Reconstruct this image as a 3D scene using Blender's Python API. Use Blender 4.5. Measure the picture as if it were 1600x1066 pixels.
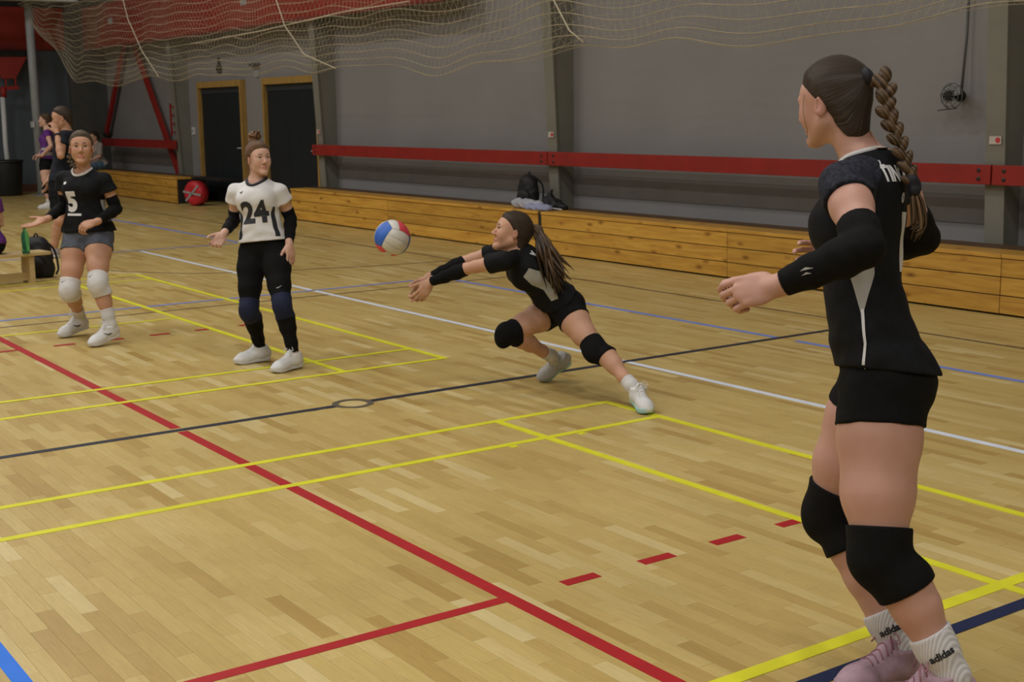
import bpy, bmesh, math, random
import numpy as np
from mathutils import Vector, Matrix

for _o in list(bpy.data.objects):
    bpy.data.objects.remove(_o, do_unlink=True)
scene = bpy.context.scene
COL = scene.collection
RNG = np.random.default_rng(7)
random.seed(7)

# ------------------------------------------------------------------ camera
CAM = np.array([6.4118, -2.3784, 1.6046])
FPX = 2058.05
RIGHT = np.array([0.5747, 0.8182, -0.0130])
UPV = np.array([-0.1341, 0.1098, 0.9849])
FWD = np.array([-0.8073, 0.5642, -0.1728])
FWD /= np.linalg.norm(FWD)
RIGHT -= FWD * RIGHT.dot(FWD); RIGHT /= np.linalg.norm(RIGHT)
UPV = np.cross(RIGHT, FWD)
cam_d = bpy.data.cameras.new('camera')
cam_o = bpy.data.objects.new('camera', cam_d)
COL.objects.link(cam_o)
cam_d.sensor_width = 36.0
cam_d.lens = FPX / 1600 * 36.0
cam_d.clip_start = 0.05
cam_d.clip_end = 200
cam_d.dof.use_dof = True
cam_d.dof.focus_distance = 4.3
cam_d.dof.aperture_fstop = 9.0
mw = Matrix((
    (RIGHT[0], UPV[0], -FWD[0], CAM[0]),
    (RIGHT[1], UPV[1], -FWD[1], CAM[1]),
    (RIGHT[2], UPV[2], -FWD[2], CAM[2]),
    (0, 0, 0, 1)))
cam_o.matrix_world = mw
scene.camera = cam_o

# ------------------------------------------------------------------ world, lamps, exposure
scene.view_settings.view_transform = 'Standard'
scene.view_settings.look = 'None'
scene.view_settings.gamma = 1.0
scene.view_settings.use_curve_mapping = False
scene.view_settings.exposure = 0.0
wd = bpy.data.worlds.new('world'); scene.world = wd
wd.use_nodes = True
wd.node_tree.nodes['Background'].inputs[0].default_value = (0.55, 0.6, 0.7, 1)
wd.node_tree.nodes['Background'].inputs[1].default_value = 0.10

HALL_X0, HALL_X1 = -23.0, 15.0
HALL_Y0, HALL_Y1 = -15.0, 7.3
HALL_Z = 8.0
LAMPS = [(x, y) for x in (-15, -9, -3, 3, 9) for y in (-11, -6.5, -2.5, 1.2)]
LAMP_W = 110.0

def P(px, py, depth):
    """a point of the hall seen at a place of the 1600 x 1066 frame, at a forward distance in metres"""
    return CAM + depth * (FWD + RIGHT * (px - 800) / FPX - UPV * (py - 533) / FPX)

def CV(x, y, z):
    """direction given as right / up / away"""
    v = RIGHT * x + UPV * y + FWD * z
    return v / np.linalg.norm(v)

def onz(px, py, z=0.0):
    d = FWD + RIGHT * (px - 800) / FPX - UPV * (py - 533) / FPX
    return CAM + d * (z - CAM[2]) / d[2]

def ony(px, py, y):
    d = FWD + RIGHT * (px - 800) / FPX - UPV * (py - 533) / FPX
    return CAM + d * (y - CAM[1]) / d[1]

# ------------------------------------------------------------------ materials
MATS = {}
def new_mat(name):
    m = bpy.data.materials.new(name)
    m.use_nodes = True
    return m, m.node_tree, m.node_tree.nodes['Principled BSDF']

def nd(nt, kind, **kw):
    n = nt.nodes.new(kind)
    for k, v in kw.items():
        setattr(n, k, v)
    return n

def math_n(nt, op, a, b=None, c=None):
    n = nd(nt, 'ShaderNodeMath', operation=op)
    for i, v in enumerate((a, b, c)):
        if v is None: continue
        if isinstance(v, (int, float)): n.inputs[i].default_value = v
        else: nt.links.new(v, n.inputs[i])
    return n.outputs[0]

def ramp(nt, fac, stops, interp='LINEAR'):
    r = nd(nt, 'ShaderNodeValToRGB')
    r.color_ramp.interpolation = interp
    e = r.color_ramp.elements
    while len(e) > 1: e.remove(e[-1])
    e[0].position = stops[0][0]; e[0].color = (*stops[0][1], 1)
    for p, c in stops[1:]:
        x = e.new(p); x.color = (*c, 1)
    nt.links.new(fac, r.inputs[0])
    return r.outputs[0]

def plain(name, col, rough=0.6, spec=0.4, var=0.10, scale=6.0, bump=0.0, bscale=120.0, metal=0.0, sss=0.0, sheen=0.0, stretch=(1, 1, 1)):
    """noise-varied principled material"""
    if name in MATS: return MATS[name]
    m, nt, b = new_mat(name)
    tc = nd(nt, 'ShaderNodeTexCoord')
    mp = nd(nt, 'ShaderNodeMapping'); mp.inputs['Scale'].default_value = stretch
    nt.links.new(tc.outputs['Object'], mp.inputs[0])
    no = nd(nt, 'ShaderNodeTexNoise'); no.inputs['Scale'].default_value = scale; no.inputs['Detail'].default_value = 5
    nt.links.new(mp.outputs[0], no.inputs['Vector'])
    lo = tuple(c * (1 - var) for c in col); hi = tuple(min(1, c * (1 + var)) for c in col)
    c = ramp(nt, no.outputs[0], [(0.3, lo), (0.7, hi)])
    nt.links.new(c, b.inputs['Base Color'])
    b.inputs['Roughness'].default_value = rough
    b.inputs['Specular IOR Level'].default_value = spec
    b.inputs['Metallic'].default_value = metal
    if sss:
        b.inputs['Subsurface Weight'].default_value = sss
        b.inputs['Subsurface Radius'].default_value = (0.012, 0.005, 0.003)
        b.inputs['Subsurface Scale'].default_value = 0.6
    if sheen:
        b.inputs['Sheen Weight'].default_value = sheen
        b.inputs['Sheen Roughness'].default_value = 0.4
    if bump:
        n2 = nd(nt, 'ShaderNodeTexNoise'); n2.inputs['Scale'].default_value = bscale; n2.inputs['Detail'].default_value = 3
        nt.links.new(mp.outputs[0], n2.inputs['Vector'])
        bp = nd(nt, 'ShaderNodeBump'); bp.inputs['Strength'].default_value = bump; bp.inputs['Distance'].default_value = 0.004
        nt.links.new(n2.outputs[0], bp.inputs['Height'])
        nt.links.new(bp.outputs[0], b.inputs['Normal'])
    MATS[name] = m
    return m

def skin_mat(name, col, lip=(0.52, 0.18, 0.16)):
    if name in MATS: return MATS[name]
    m, nt, b = new_mat(name)
    tc = nd(nt, 'ShaderNodeTexCoord')
    no = nd(nt, 'ShaderNodeTexNoise'); no.inputs['Scale'].default_value = 9; no.inputs['Detail'].default_value = 6
    nt.links.new(tc.outputs['Object'], no.inputs['Vector'])
    c = ramp(nt, no.outputs[0], [(0.3, tuple(x * y for x, y in zip(col, (0.93, 0.88, 0.86)))), (0.7, tuple(min(1, x * 1.05) for x in col))])
    at = nd(nt, 'ShaderNodeAttribute', attribute_name='tint')
    mx = nd(nt, 'ShaderNodeMix', data_type='RGBA')
    nt.links.new(at.outputs['Fac'], mx.inputs[0])
    nt.links.new(c, mx.inputs[6]); mx.inputs[7].default_value = (*lip, 1)
    nt.links.new(mx.outputs[2], b.inputs['Base Color'])
    b.inputs['Roughness'].default_value = 0.5
    b.inputs['Specular IOR Level'].default_value = 0.35
    b.inputs['Subsurface Weight'].default_value = 0.12
    b.inputs['Subsurface Radius'].default_value = (0.012, 0.005, 0.003)
    b.inputs['Subsurface Scale'].default_value = 0.5
    n2 = nd(nt, 'ShaderNodeTexNoise'); n2.inputs['Scale'].default_value = 400
    nt.links.new(tc.outputs['Object'], n2.inputs['Vector'])
    bp = nd(nt, 'ShaderNodeBump'); bp.inputs['Strength'].default_value = 0.08; bp.inputs['Distance'].default_value = 0.001
    nt.links.new(n2.outputs[0], bp.inputs['Height']); nt.links.new(bp.outputs[0], b.inputs['Normal'])
    MATS[name] = m
    return m

def hair_mat(name, dark, light):
    if name in MATS: return MATS[name]
    m, nt, b = new_mat(name)
    at = nd(nt, 'ShaderNodeAttribute', attribute_name='strand')
    n1 = nd(nt, 'ShaderNodeTexNoise', noise_dimensions='1D'); n1.inputs['Scale'].default_value = 9; n1.inputs['Detail'].default_value = 6; n1.inputs['Roughness'].default_value = 0.65
    nt.links.new(at.outputs['Fac'], n1.inputs['W'])
    c = ramp(nt, n1.outputs[0], [(0.41, dark), (0.60, light)])
    nt.links.new(c, b.inputs['Base Color'])
    b.inputs['Roughness'].default_value = 0.42
    b.inputs['Specular IOR Level'].default_value = 0.32
    b.inputs['Anisotropic'].default_value = 0.4
    bp = nd(nt, 'ShaderNodeBump'); bp.inputs['Strength'].default_value = 0.9; bp.inputs['Distance'].default_value = 0.006
    nt.links.new(n1.outputs[0], bp.inputs['Height']); nt.links.new(bp.outputs[0], b.inputs['Normal'])
    MATS[name] = m
    return m

def rib_mat():
    """ribbed white sock knit"""
    m, nt, b = new_mat('ribbed_white_knit')
    tc = nd(nt, 'ShaderNodeTexCoord')
    w = nd(nt, 'ShaderNodeTexWave', wave_type='BANDS', bands_direction='X'); w.inputs['Scale'].default_value = 42; w.inputs['Distortion'].default_value = 0.4
    nt.links.new(tc.outputs['Object'], w.inputs['Vector'])
    c = ramp(nt, w.outputs[0], [(0.2, (0.50, 0.49, 0.50)), (0.6, (0.64, 0.63, 0.64))]); nt.links.new(c, b.inputs['Base Color'])
    bp = nd(nt, 'ShaderNodeBump'); bp.inputs['Strength'].default_value = 0.5; bp.inputs['Distance'].default_value = 0.002
    nt.links.new(w.outputs[0], bp.inputs['Height']); nt.links.new(bp.outputs[0], b.inputs['Normal']); b.inputs['Roughness'].default_value = 0.85
    MATS['rib'] = m
    return m

def pine_mat():
    """yellow pine planks with grain along X and knots, one tone for each plank"""
    m, nt, b = new_mat('varnished_pine')
    tc = nd(nt, 'ShaderNodeTexCoord')
    oi = nd(nt, 'ShaderNodeObjectInfo')
    off = nd(nt, 'ShaderNodeVectorMath', operation='ADD')
    cx = nd(nt, 'ShaderNodeCombineXYZ')
    r37 = math_n(nt, 'MULTIPLY', oi.outputs['Random'], 37.0)
    for i in range(3): nt.links.new(r37, cx.inputs[i])
    nt.links.new(tc.outputs['Object'], off.inputs[0]); nt.links.new(cx.outputs[0], off.inputs[1])
    mp = nd(nt, 'ShaderNodeMapping'); mp.inputs['Scale'].default_value = (0.8, 9, 9)
    nt.links.new(off.outputs[0], mp.inputs[0])
    g = nd(nt, 'ShaderNodeTexNoise'); g.inputs['Scale'].default_value = 3.0; g.inputs['Detail'].default_value = 7; g.inputs['Distortion'].default_value = 0.6
    nt.links.new(mp.outputs[0], g.inputs['Vector'])
    base = ramp(nt, g.outputs[0], [(0.28, (0.42, 0.20, 0.030)), (0.5, (0.56, 0.30, 0.045)), (0.75, (0.66, 0.38, 0.07))])
    mk = nd(nt, 'ShaderNodeMapping'); mk.inputs['Scale'].default_value = (3.4, 3.2, 8.5)
    nt.links.new(off.outputs[0], mk.inputs[0])
    vo = nd(nt, 'ShaderNodeTexVoronoi'); vo.inputs['Scale'].default_value = 1.0
    nt.links.new(mk.outputs[0], vo.inputs['Vector'])
    kn = ramp(nt, vo.outputs['Distance'], [(0.05, (0.25, 0.2, 0.16)), (0.12, (0.62, 0.5, 0.4)), (0.24, (1, 1, 1))])
    mx = nd(nt, 'ShaderNodeMix', data_type='RGBA', blend_type='MULTIPLY'); mx.inputs[0].default_value = 0.85
    nt.links.new(base, mx.inputs[6]); nt.links.new(kn, mx.inputs[7])
    hs = nd(nt, 'ShaderNodeHueSaturation')
    v = math_n(nt, 'MULTIPLY_ADD', oi.outputs['Random'], 0.35, 0.82)
    nt.links.new(v, hs.inputs['Value']); nt.links.new(mx.outputs[2], hs.inputs['Color'])
    nt.links.new(hs.outputs[0], b.inputs['Base Color'])
    b.inputs['Roughness'].default_value = 0.42
    MATS['pine'] = m
    return m

STRIP_W, STRIP_L = 0.060, 0.42
def floor_mat():
    """strip parquet: rows run along X; every strip gets its own tone from its row and column number"""
    m, nt, b = new_mat('sports_parquet')
    ge = nd(nt, 'ShaderNodeNewGeometry')
    sp = nd(nt, 'ShaderNodeSeparateXYZ'); nt.links.new(ge.outputs['Position'], sp.inputs[0])
    ry = math_n(nt, 'DIVIDE', math_n(nt, 'ADD', sp.outputs[1], 100 * STRIP_W), STRIP_W)
    row = math_n(nt, 'FLOOR', ry)
    sh = math_n(nt, 'FRACT', math_n(nt, 'MULTIPLY', row, 0.3819))
    cx_ = math_n(nt, 'ADD', math_n(nt, 'DIVIDE', math_n(nt, 'ADD', sp.outputs[0], 100.0), STRIP_L), sh)
    colm = math_n(nt, 'FLOOR', cx_)
    cv = nd(nt, 'ShaderNodeCombineXYZ'); nt.links.new(row, cv.inputs[0]); nt.links.new(colm, cv.inputs[1])
    wn = nd(nt, 'ShaderNodeTexWhiteNoise', noise_dimensions='2D'); nt.links.new(cv.outputs[0], wn.inputs['Vector'])
    tone = ramp(nt, wn.outputs['Value'], FLOOR_TONES)
    # grain
    mp = nd(nt, 'ShaderNodeMapping'); mp.inputs['Scale'].default_value = (3.0, 45, 1)
    ad = nd(nt, 'ShaderNodeVectorMath', operation='ADD')
    nt.links.new(ge.outputs['Position'], ad.inputs[0]); nt.links.new(wn.outputs['Color'], ad.inputs[1])
    nt.links.new(ad.outputs[0], mp.inputs[0])
    no = nd(nt, 'ShaderNodeTexNoise'); no.inputs['Scale'].default_value = 2.2; no.inputs['Detail'].default_value = 6; no.inputs['Distortion'].default_value = 1.2
    nt.links.new(mp.outputs[0], no.inputs['Vector'])
    gr = ramp(nt, no.outputs[0], [(0.25, (0.86, 0.84, 0.80)), (0.7, (1.03, 1.03, 1.03))])
    mx = nd(nt, 'ShaderNodeMix', data_type='RGBA', blend_type='MULTIPLY'); mx.inputs[0].default_value = 1.0
    nt.links.new(tone, mx.inputs[6]); nt.links.new(gr, mx.inputs[7])
    # worn, dirtier zones
    n3 = nd(nt, 'ShaderNodeTexNoise'); n3.inputs['Scale'].default_value = 0.9; n3.inputs['Detail'].default_value = 5
    nt.links.new(ge.outputs['Position'], n3.inputs['Vector'])
    dr = ramp(nt, n3.outputs[0], [(0.35, (0.92, 0.91, 0.9)), (0.65, (1.03, 1.03, 1.03))])
    m2 = nd(nt, 'ShaderNodeMix', data_type='RGBA', blend_type='MULTIPLY'); m2.inputs[0].default_value = 1.0
    nt.links.new(mx.outputs[2], m2.inputs[6]); nt.links.new(dr, m2.inputs[7])
    # joints: fine dark seam between boards (every fourth row) and at strip ends
    fy = math_n(nt, 'FRACT', ry); fx = math_n(nt, 'FRACT', cx_)
    ey = math_n(nt, 'LESS_THAN', math_n(nt, 'MINIMUM', fy, math_n(nt, 'SUBTRACT', 1.0, fy)), 0.008)
    ex = math_n(nt, 'LESS_THAN', math_n(nt, 'MINIMUM', fx, math_n(nt, 'SUBTRACT', 1.0, fx)), 0.0012)
    e = math_n(nt, 'MAXIMUM', ey, ex)
    m3 = nd(nt, 'ShaderNodeMix', data_type='RGBA')
    nt.links.new(math_n(nt, 'MULTIPLY', e, 0.25), m3.inputs[0])
    nt.links.new(m2.outputs[2], m3.inputs[6]); m3.inputs[7].default_value = (0.12, 0.07, 0.03, 1)
    nt.links.new(m3.outputs[2], b.inputs['Base Color'])
    n4 = nd(nt, 'ShaderNodeTexNoise'); n4.inputs['Scale'].default_value = 14; n4.inputs['Detail'].default_value = 4
    nt.links.new(ge.outputs['Position'], n4.inputs['Vector'])
    ro = nd(nt, 'ShaderNodeMapRange'); ro.inputs[3].default_value = 0.30; ro.inputs[4].default_value = 0.46
    nt.links.new(n4.outputs[0], ro.inputs[0]); nt.links.new(ro.outputs[0], b.inputs['Roughness'])
    b.inputs['Specular IOR Level'].default_value = 0.42
    MATS['floor'] = m
    return m
FLOOR_TONES = [(0.0, (0.43, 0.285, 0.085)), (0.10, (0.49, 0.345, 0.115)), (0.35, (0.53, 0.388, 0.134)),
               (0.75, (0.56, 0.420, 0.152)), (0.93, (0.585, 0.447, 0.18)), (1.0, (0.65, 0.525, 0.25))]

def wall_mat(name, col, var=0.05, course=0.5):
    """painted blockwork with faint courses and blotches"""
    m, nt, b = new_mat(name)
    ge = nd(nt, 'ShaderNodeNewGeometry')
    no = nd(nt, 'ShaderNodeTexNoise'); no.inputs['Scale'].default_value = 1.3; no.inputs['Detail'].default_value = 7
    nt.links.new(ge.outputs['Position'], no.inputs['Vector'])
    c = ramp(nt, no.outputs[0], [(0.3, tuple(x * (1 - var) for x in col)), (0.7, tuple(x * (1 + var) for x in col))])
    nt.links.new(c, b.inputs['Base Color'])
    sp = nd(nt, 'ShaderNodeSeparateXYZ'); nt.links.new(ge.outputs['Position'], sp.inputs[0])
    fz = math_n(nt, 'FRACT', math_n(nt, 'DIVIDE', sp.outputs[2], course))
    gz = math_n(nt, 'GREATER_THAN', fz, 0.03)
    n2 = nd(nt, 'ShaderNodeTexNoise'); n2.inputs['Scale'].default_value = 55; n2.inputs['Detail'].default_value = 4
    nt.links.new(ge.outputs['Position'], n2.inputs['Vector'])
    hh = math_n(nt, 'ADD', math_n(nt, 'MULTIPLY', n2.outputs[0], 0.5), math_n(nt, 'MULTIPLY', gz, 0.6))
    bp = nd(nt, 'ShaderNodeBump'); bp.inputs['Strength'].default_value = 0.25; bp.inputs['Distance'].default_value = 0.004
    nt.links.new(hh, bp.inputs['Height']); nt.links.new(bp.outputs[0], b.inputs['Normal'])
    b.inputs['Roughness'].default_value = 0.75
    b.inputs['Specular IOR Level'].default_value = 0.3
    MATS[name] = m
    return m

# ------------------------------------------------------------------ object helpers
def link(name, me, mat=None, parent=None):
    o = bpy.data.objects.new(name, me)
    COL.objects.link(o)
    if mat is not None and me is not None:
        if len(me.materials) == 0: me.materials.append(mat)
    if parent is not None: o.parent = parent
    return o

def tag(o, label, cat, group=None):
    o['label'] = label; o['category'] = cat
    if group: o['group'] = group
    return o

def struct(o):
    o['kind'] = 'structure'
    return o

def empty(name, loc=(0, 0, 0)):
    o = bpy.data.objects.new(name, None)
    COL.objects.link(o)
    o.location = loc
    o.empty_display_size = 0.1
    return o

class MB:
    """collects simple solids; build() links them as one mesh object (coordinates relative to origin)"""
    def __init__(self, origin=(0, 0, 0)):
        self.v = []; self.f = []; self.o = np.array(origin, float)
    def add(self, vs, fs):
        n = len(self.v)
        self.v += [tuple(np.asarray(v, float) - self.o) for v in vs]
        self.f += [tuple(i + n for i in f) for f in fs]
        return self
    def hexa(self, c8):
        return self.add(c8, [(0, 3, 2, 1), (4, 5, 6, 7), (0, 1, 5, 4), (1, 2, 6, 5), (2, 3, 7, 6), (3, 0, 4, 7)])
    def box(self, x0, x1, y0, y1, z0, z1):
        return self.hexa([(x0, y0, z0), (x1, y0, z0), (x1, y1, z0), (x0, y1, z0), (x0, y0, z1), (x1, y0, z1), (x1, y1, z1), (x0, y1, z1)])
    def bar(self, a, b, w, d, side=(0, 1, 0)):
        """rectangular bar from a to b; w across, d along side"""
        a = np.asarray(a, float); b = np.asarray(b, float); t = (b - a) / np.linalg.norm(b - a)
        s = np.asarray(side, float); s = s - t * s.dot(t); s /= np.linalg.norm(s); u = np.cross(t, s)
        q = [(-w / 2) * u + (-d / 2) * s, (w / 2) * u + (-d / 2) * s, (w / 2) * u + (d / 2) * s, (-w / 2) * u + (d / 2) * s]
        return self.hexa([a + k for k in q] + [b + k for k in q])
    def tube(self, pts, rad, n=8, caps=True, closed=False):
        pts = [np.asarray(p, float) for p in pts]
        if np.isscalar(rad): rad = [rad] * len(pts)
        rings = []; prev = None
        for i, p in enumerate(pts):
            if closed: t = pts[(i + 1) % len(pts)] - pts[i - 1]
            else: t = pts[min(i + 1, len(pts) - 1)] - pts[max(i - 1, 0)]
            t = t / (np.linalg.norm(t) + 1e-12)
            if prev is None:
                s = np.cross(t, (0.13, 0.27, 0.95)); 
                if np.linalg.norm(s) < 1e-3: s = np.cross(t, (1, 0, 0))
            else: s = prev - t * prev.dot(t)
            s /= np.linalg.norm(s); prev = s; u = np.cross(t, s)
            rings.append([p + rad[i] * (math.cos(2 * math.pi * k / n) * s + math.sin(2 * math.pi * k / n) * u) for k in range(n)])
        vs = [v for r in rings for v in r]; fs = []
        m = len(pts)
        for i in range(m if closed else m - 1):
            j = (i + 1) % m
            for k in range(n):
                fs.append((i * n + k, i * n + (k + 1) % n, j * n + (k + 1) % n, j * n + k))
        if caps and not closed:
            fs.append(tuple(reversed(range(n)))); fs.append(tuple((m - 1) * n + k for k in range(n)))
        return self.add(vs, fs)
    def lathe(self, c, axis, prof, n=24):
        """prof: list of (along, radius) round the axis"""
        c = np.asarray(c, float); t = np.asarray(axis, float); t = t / np.linalg.norm(t)
        s = np.cross(t, (0.13, 0.27, 0.95)); s /= np.linalg.norm(s); u = np.cross(t, s)
        vs = []; fs = []
        for h, r in prof:
            for k in range(n):
                a = 2 * math.pi * k / n
                vs.append(c + t * h + max(r, 1e-4) * (math.cos(a) * s + math.sin(a) * u))
        for i in range(len(prof) - 1):
            for k in range(n):
                fs.append((i * n + k, i * n + (k + 1) % n, (i + 1) * n + (k + 1) % n, (i + 1) * n + k))
        fs.append(tuple(reversed(range(n)))); fs.append(tuple((len(prof) - 1) * n + k for k in range(n)))
        return self.add(vs, fs)
    def mesh(self, name, smooth=False):
        me = bpy.data.meshes.new(name)
        me.from_pydata(self.v, [], self.f)
        if smooth:
            me.polygons.foreach_set('use_smooth', [True] * len(me.polygons))
        me.update()
        return me
    def build(self, name, mat, parent=None, smooth=False, bevel=0.0):
        o = link(name, self.mesh(name, smooth), mat, parent)
        o.location = tuple(self.o) if parent is None else tuple(self.o - np.array(parent.location))
        if bevel:
            md = o.modifiers.new('bevel', 'BEVEL'); md.width = bevel; md.segments = 2; md.limit_method = 'ANGLE'
        return o

# ================================================================== THE HALL
M_WALL = wall_mat('grey_wall_paint', (0.235, 0.230, 0.232))
M_WALL_L = wall_mat('blue_grey_wall_paint', (0.085, 0.105, 0.125))
M_CEIL = wall_mat('ceiling_paint', (0.45, 0.45, 0.45))
M_FLOOR = floor_mat()
M_PINE = pine_mat()
M_PILLAR = plain('grey_green_steel_paint', (0.19, 0.185, 0.155), 0.55, var=0.08, scale=3, bump=0.1, bscale=60)
M_RED = plain('red_beam_paint', (0.27, 0.016, 0.012), 0.55, var=0.12, scale=4, bump=0.1, bscale=40)
M_REDPANEL = plain('red_gallery_paint', (0.25, 0.022, 0.014), 0.6, var=0.15, scale=2)
M_BOLT = plain('dark_bolt_steel', (0.05, 0.045, 0.04), 0.4, metal=0.7)
M_DARK = plain('dark_gap', (0.015, 0.013, 0.012), 0.8)
M_DOOR = plain('dark_slate_door_paint', (0.013, 0.017, 0.021), 0.55, 0.25, var=0.1, scale=3)
M_DOORFRAME = plain('yellow_oak_frame', (0.36, 0.22, 0.06), 0.5, var=0.2, scale=5, stretch=(6, 6, 0.6))
M_STEELPOST = plain('light_grey_post_paint', (0.30, 0.32, 0.34), 0.5, var=0.08)
M_WHITEMETAL = plain('white_metal_paint', (0.6, 0.62, 0.62), 0.5, var=0.06)
M_CONDUIT = plain('grey_conduit', (0.10, 0.10, 0.10), 0.5)
M_BAND_B = plain('dull_brown_band', (0.165, 0.150, 0.140), 0.7, var=0.08, scale=3)
M_BROWNBASE = plain('brown_rubber_base', (0.10, 0.035, 0.02), 0.6)

# floor slab: the material shows the parquet; near strips are laid as pieces on top
TOPZ = 0.0
fl = MB(); fl.box(HALL_X0 - 0.3, HALL_X1, HALL_Y0, HALL_Y1 + 0.3, -0.2, -0.0012)
floor = struct(fl.build('floor', M_FLOOR))

def strip_grid():
    """every strip of the parquet inside the near part of the photograph, with its size in view"""
    out = []
    r0 = int(math.floor((-2.6 + 100 * STRIP_W) / STRIP_W)); r1 = int(math.floor((3.2 + 100 * STRIP_W) / STRIP_W))
    for row in range(r0, r1):
        sh = (row * 0.3819) % 1.0
        y0 = row * STRIP_W - 100 * STRIP_W; y1 = y0 + STRIP_W
        c0 = int(math.floor((-2.5 + 100.0) / STRIP_L + sh)); c1 = int(math.floor((6.0 + 100) / STRIP_L + sh))
        for c in range(c0, c1):
            x0 = (c - sh) * STRIP_L - 100.0; x1 = x0 + STRIP_L
            q = np.array([(x0 + x1) / 2, (y0 + y1) / 2, 0.0]) - CAM
            d = q.dot(FWD)
            if d < 1.5: continue
            px = 800 + FPX * q.dot(RIGHT) / d; py = 533 - FPX * q.dot(UPV) / d
            if px < -90 or px > 1690 or py > 1120: continue
            w = STRIP_W * FPX / d * abs(FWD[1] * 0.35 + 0.45)
            if d > 7.3: continue
            out.append((d, x0, x1, y0, y1))
    out.sort()
    return out

def strip_verts(x0, x1, y0, y1, g=0.0003, b=0.0005, top=0.0, bot=-0.0011):
    a = [(x0 + g, y0 + g), (x1 - g, y0 + g), (x1 - g, y1 - g), (x0 + g, y1 - g)]
    c = [(x0 + g + b, y0 + g + b), (x1 - g - b, y0 + g + b), (x1 - g - b, y1 - g - b), (x0 + g + b, y1 - g - b)]
    return [(*p, bot) for p in a] + [(*p, top - 0.0003) for p in a] + [(*p, top) for p in c]
STRIP_F = [(8, 9, 10, 11)] + [(i, (i + 1) % 4, 4 + (i + 1) % 4, 4 + i) for i in range(4)] + [(4 + i, 4 + (i + 1) % 4, 8 + (i + 1) % 4, 8 + i) for i in range(4)]
strips = strip_grid()
sm = bpy.data.meshes.new('parquet_strip')
sm.from_pydata(strip_verts(-STRIP_L / 2, STRIP_L / 2, -STRIP_W / 2, STRIP_W / 2), [], STRIP_F); sm.update()
sm.materials.append(M_FLOOR)
for d, x0, x1, y0, y1 in strips[:300]:
    o = link('parquet_strip', sm, None, floor); o.location = ((x0 + x1) / 2, (y0 + y1) / 2, 0)
rest = MB()
for d, x0, x1, y0, y1 in strips[300:]:
    rest.add(strip_verts(x0, x1, y0, y1), STRIP_F)
o = rest.build('parquet_strips', M_FLOOR, floor); o['kind'] = 'stuff'

# painted court lines (flat paint lying on the parquet)
def line_mat(name, col):
    return plain(name, col, 0.5, 0.22, var=0.07, scale=8, bump=0.02)
L_RED = line_mat('red_line_paint', (0.38, 0.016, 0.020))
L_YEL = line_mat('yellow_line_paint', (0.66, 0.64, 0.03))
L_BLK = line_mat('dark_line_paint', (0.028, 0.030, 0.045))
L_WHT = line_mat('white_line_paint', (0.66, 0.70, 0.80))
L_BLU = line_mat('pale_blue_line_paint', (0.18, 0.25, 0.62))
L_BRT = line_mat('bright_blue_line_paint', (0.02, 0.17, 0.72))
L_NVY = line_mat('navy_line_paint', (0.018, 0.026, 0.075))
L_BRN = line_mat('brown_line_paint', (0.13, 0.085, 0.05))
L_GRY = line_mat('grey_patch_tape', (0.20, 0.18, 0.13))
_lz = [0.0006]
def floor_line(name, x0, x1, y0, y1, mat, lvl=0):
    z = 0.0007 + 0.0005 * lvl
    m = MB(); m.box(x0, x1, y0, y1, 0.0001, z)
    return m.build(name, mat, floor)
def lineA(name, y, x0, x1, w, mat, lvl=0): return floor_line(name, x0, x1, y - w / 2, y + w / 2, mat, lvl)
def lineB(name, x, y0, y1, w, mat, lvl=0): return floor_line(name, x - w / 2, x + w / 2, y0, y1, mat, lvl)
# volleyball court, red
lineA('red_line', 0.0, -9, 0.0 - 0.045, 0.055, L_RED, 1)
lineA('red_line', 0.0, 0.045, 9.2, 0.055, L_RED, 1)
lineB('red_line', 2.975, -9, -0.03, 0.05, L_RED, 1)
lineB('red_line', -2.975, -9, -0.03, 0.05, L_RED, 1)
for xs in (2.975, -2.975):
    for k in range(5):
        lineB('red_dash', xs, 0.225 + 0.35 * k, 0.375 + 0.35 * k, 0.05, L_RED, 1)
# badminton courts, yellow
YB = 2.139
XN, XF = 0.856, -0.834
for nm, x in (('n', XN), ('n', XN + 0.44)):
    lineB('yellow_line', x, -12, YB + 0.02, 0.046, L_YEL, 2)
for x in (XF, XF - 0.44):
    lineB('yellow_line', x, -12, YB + 0.02, 0.046, L_YEL, 2)
lineA('yellow_line', YB, XN - 0.02, 9, 0.046, L_YEL, 3)
lineA('yellow_line', YB - 0.74, XN - 0.02, 9, 0.046, L_YEL, 3)
lineA('yellow_line', YB, -6.736, XF + 0.02, 0.046, L_YEL, 3)
lineA('yellow_line', YB - 0.74, -6.736, XF + 0.02, 0.046, L_YEL, 3)
lineB('yellow_line', -6.716, -12, YB, 0.04, L_YEL, 2)
lineB('yellow_line', -6.276, -12, YB, 0.04, L_YEL, 2)
lineB('yellow_line', -3.66, -12, YB - 0.74, 0.04, L_YEL, 2)
lineB('yellow_line', 3.876, -12, YB, 0.055, L_YEL, 2)
for dy in (0.55, 0.97):
    floor_line('yellow_mark', XN + 0.46, XN + 0.50, YB - dy - 0.02, YB - dy + 0.02, L_YEL, 2)
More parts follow.
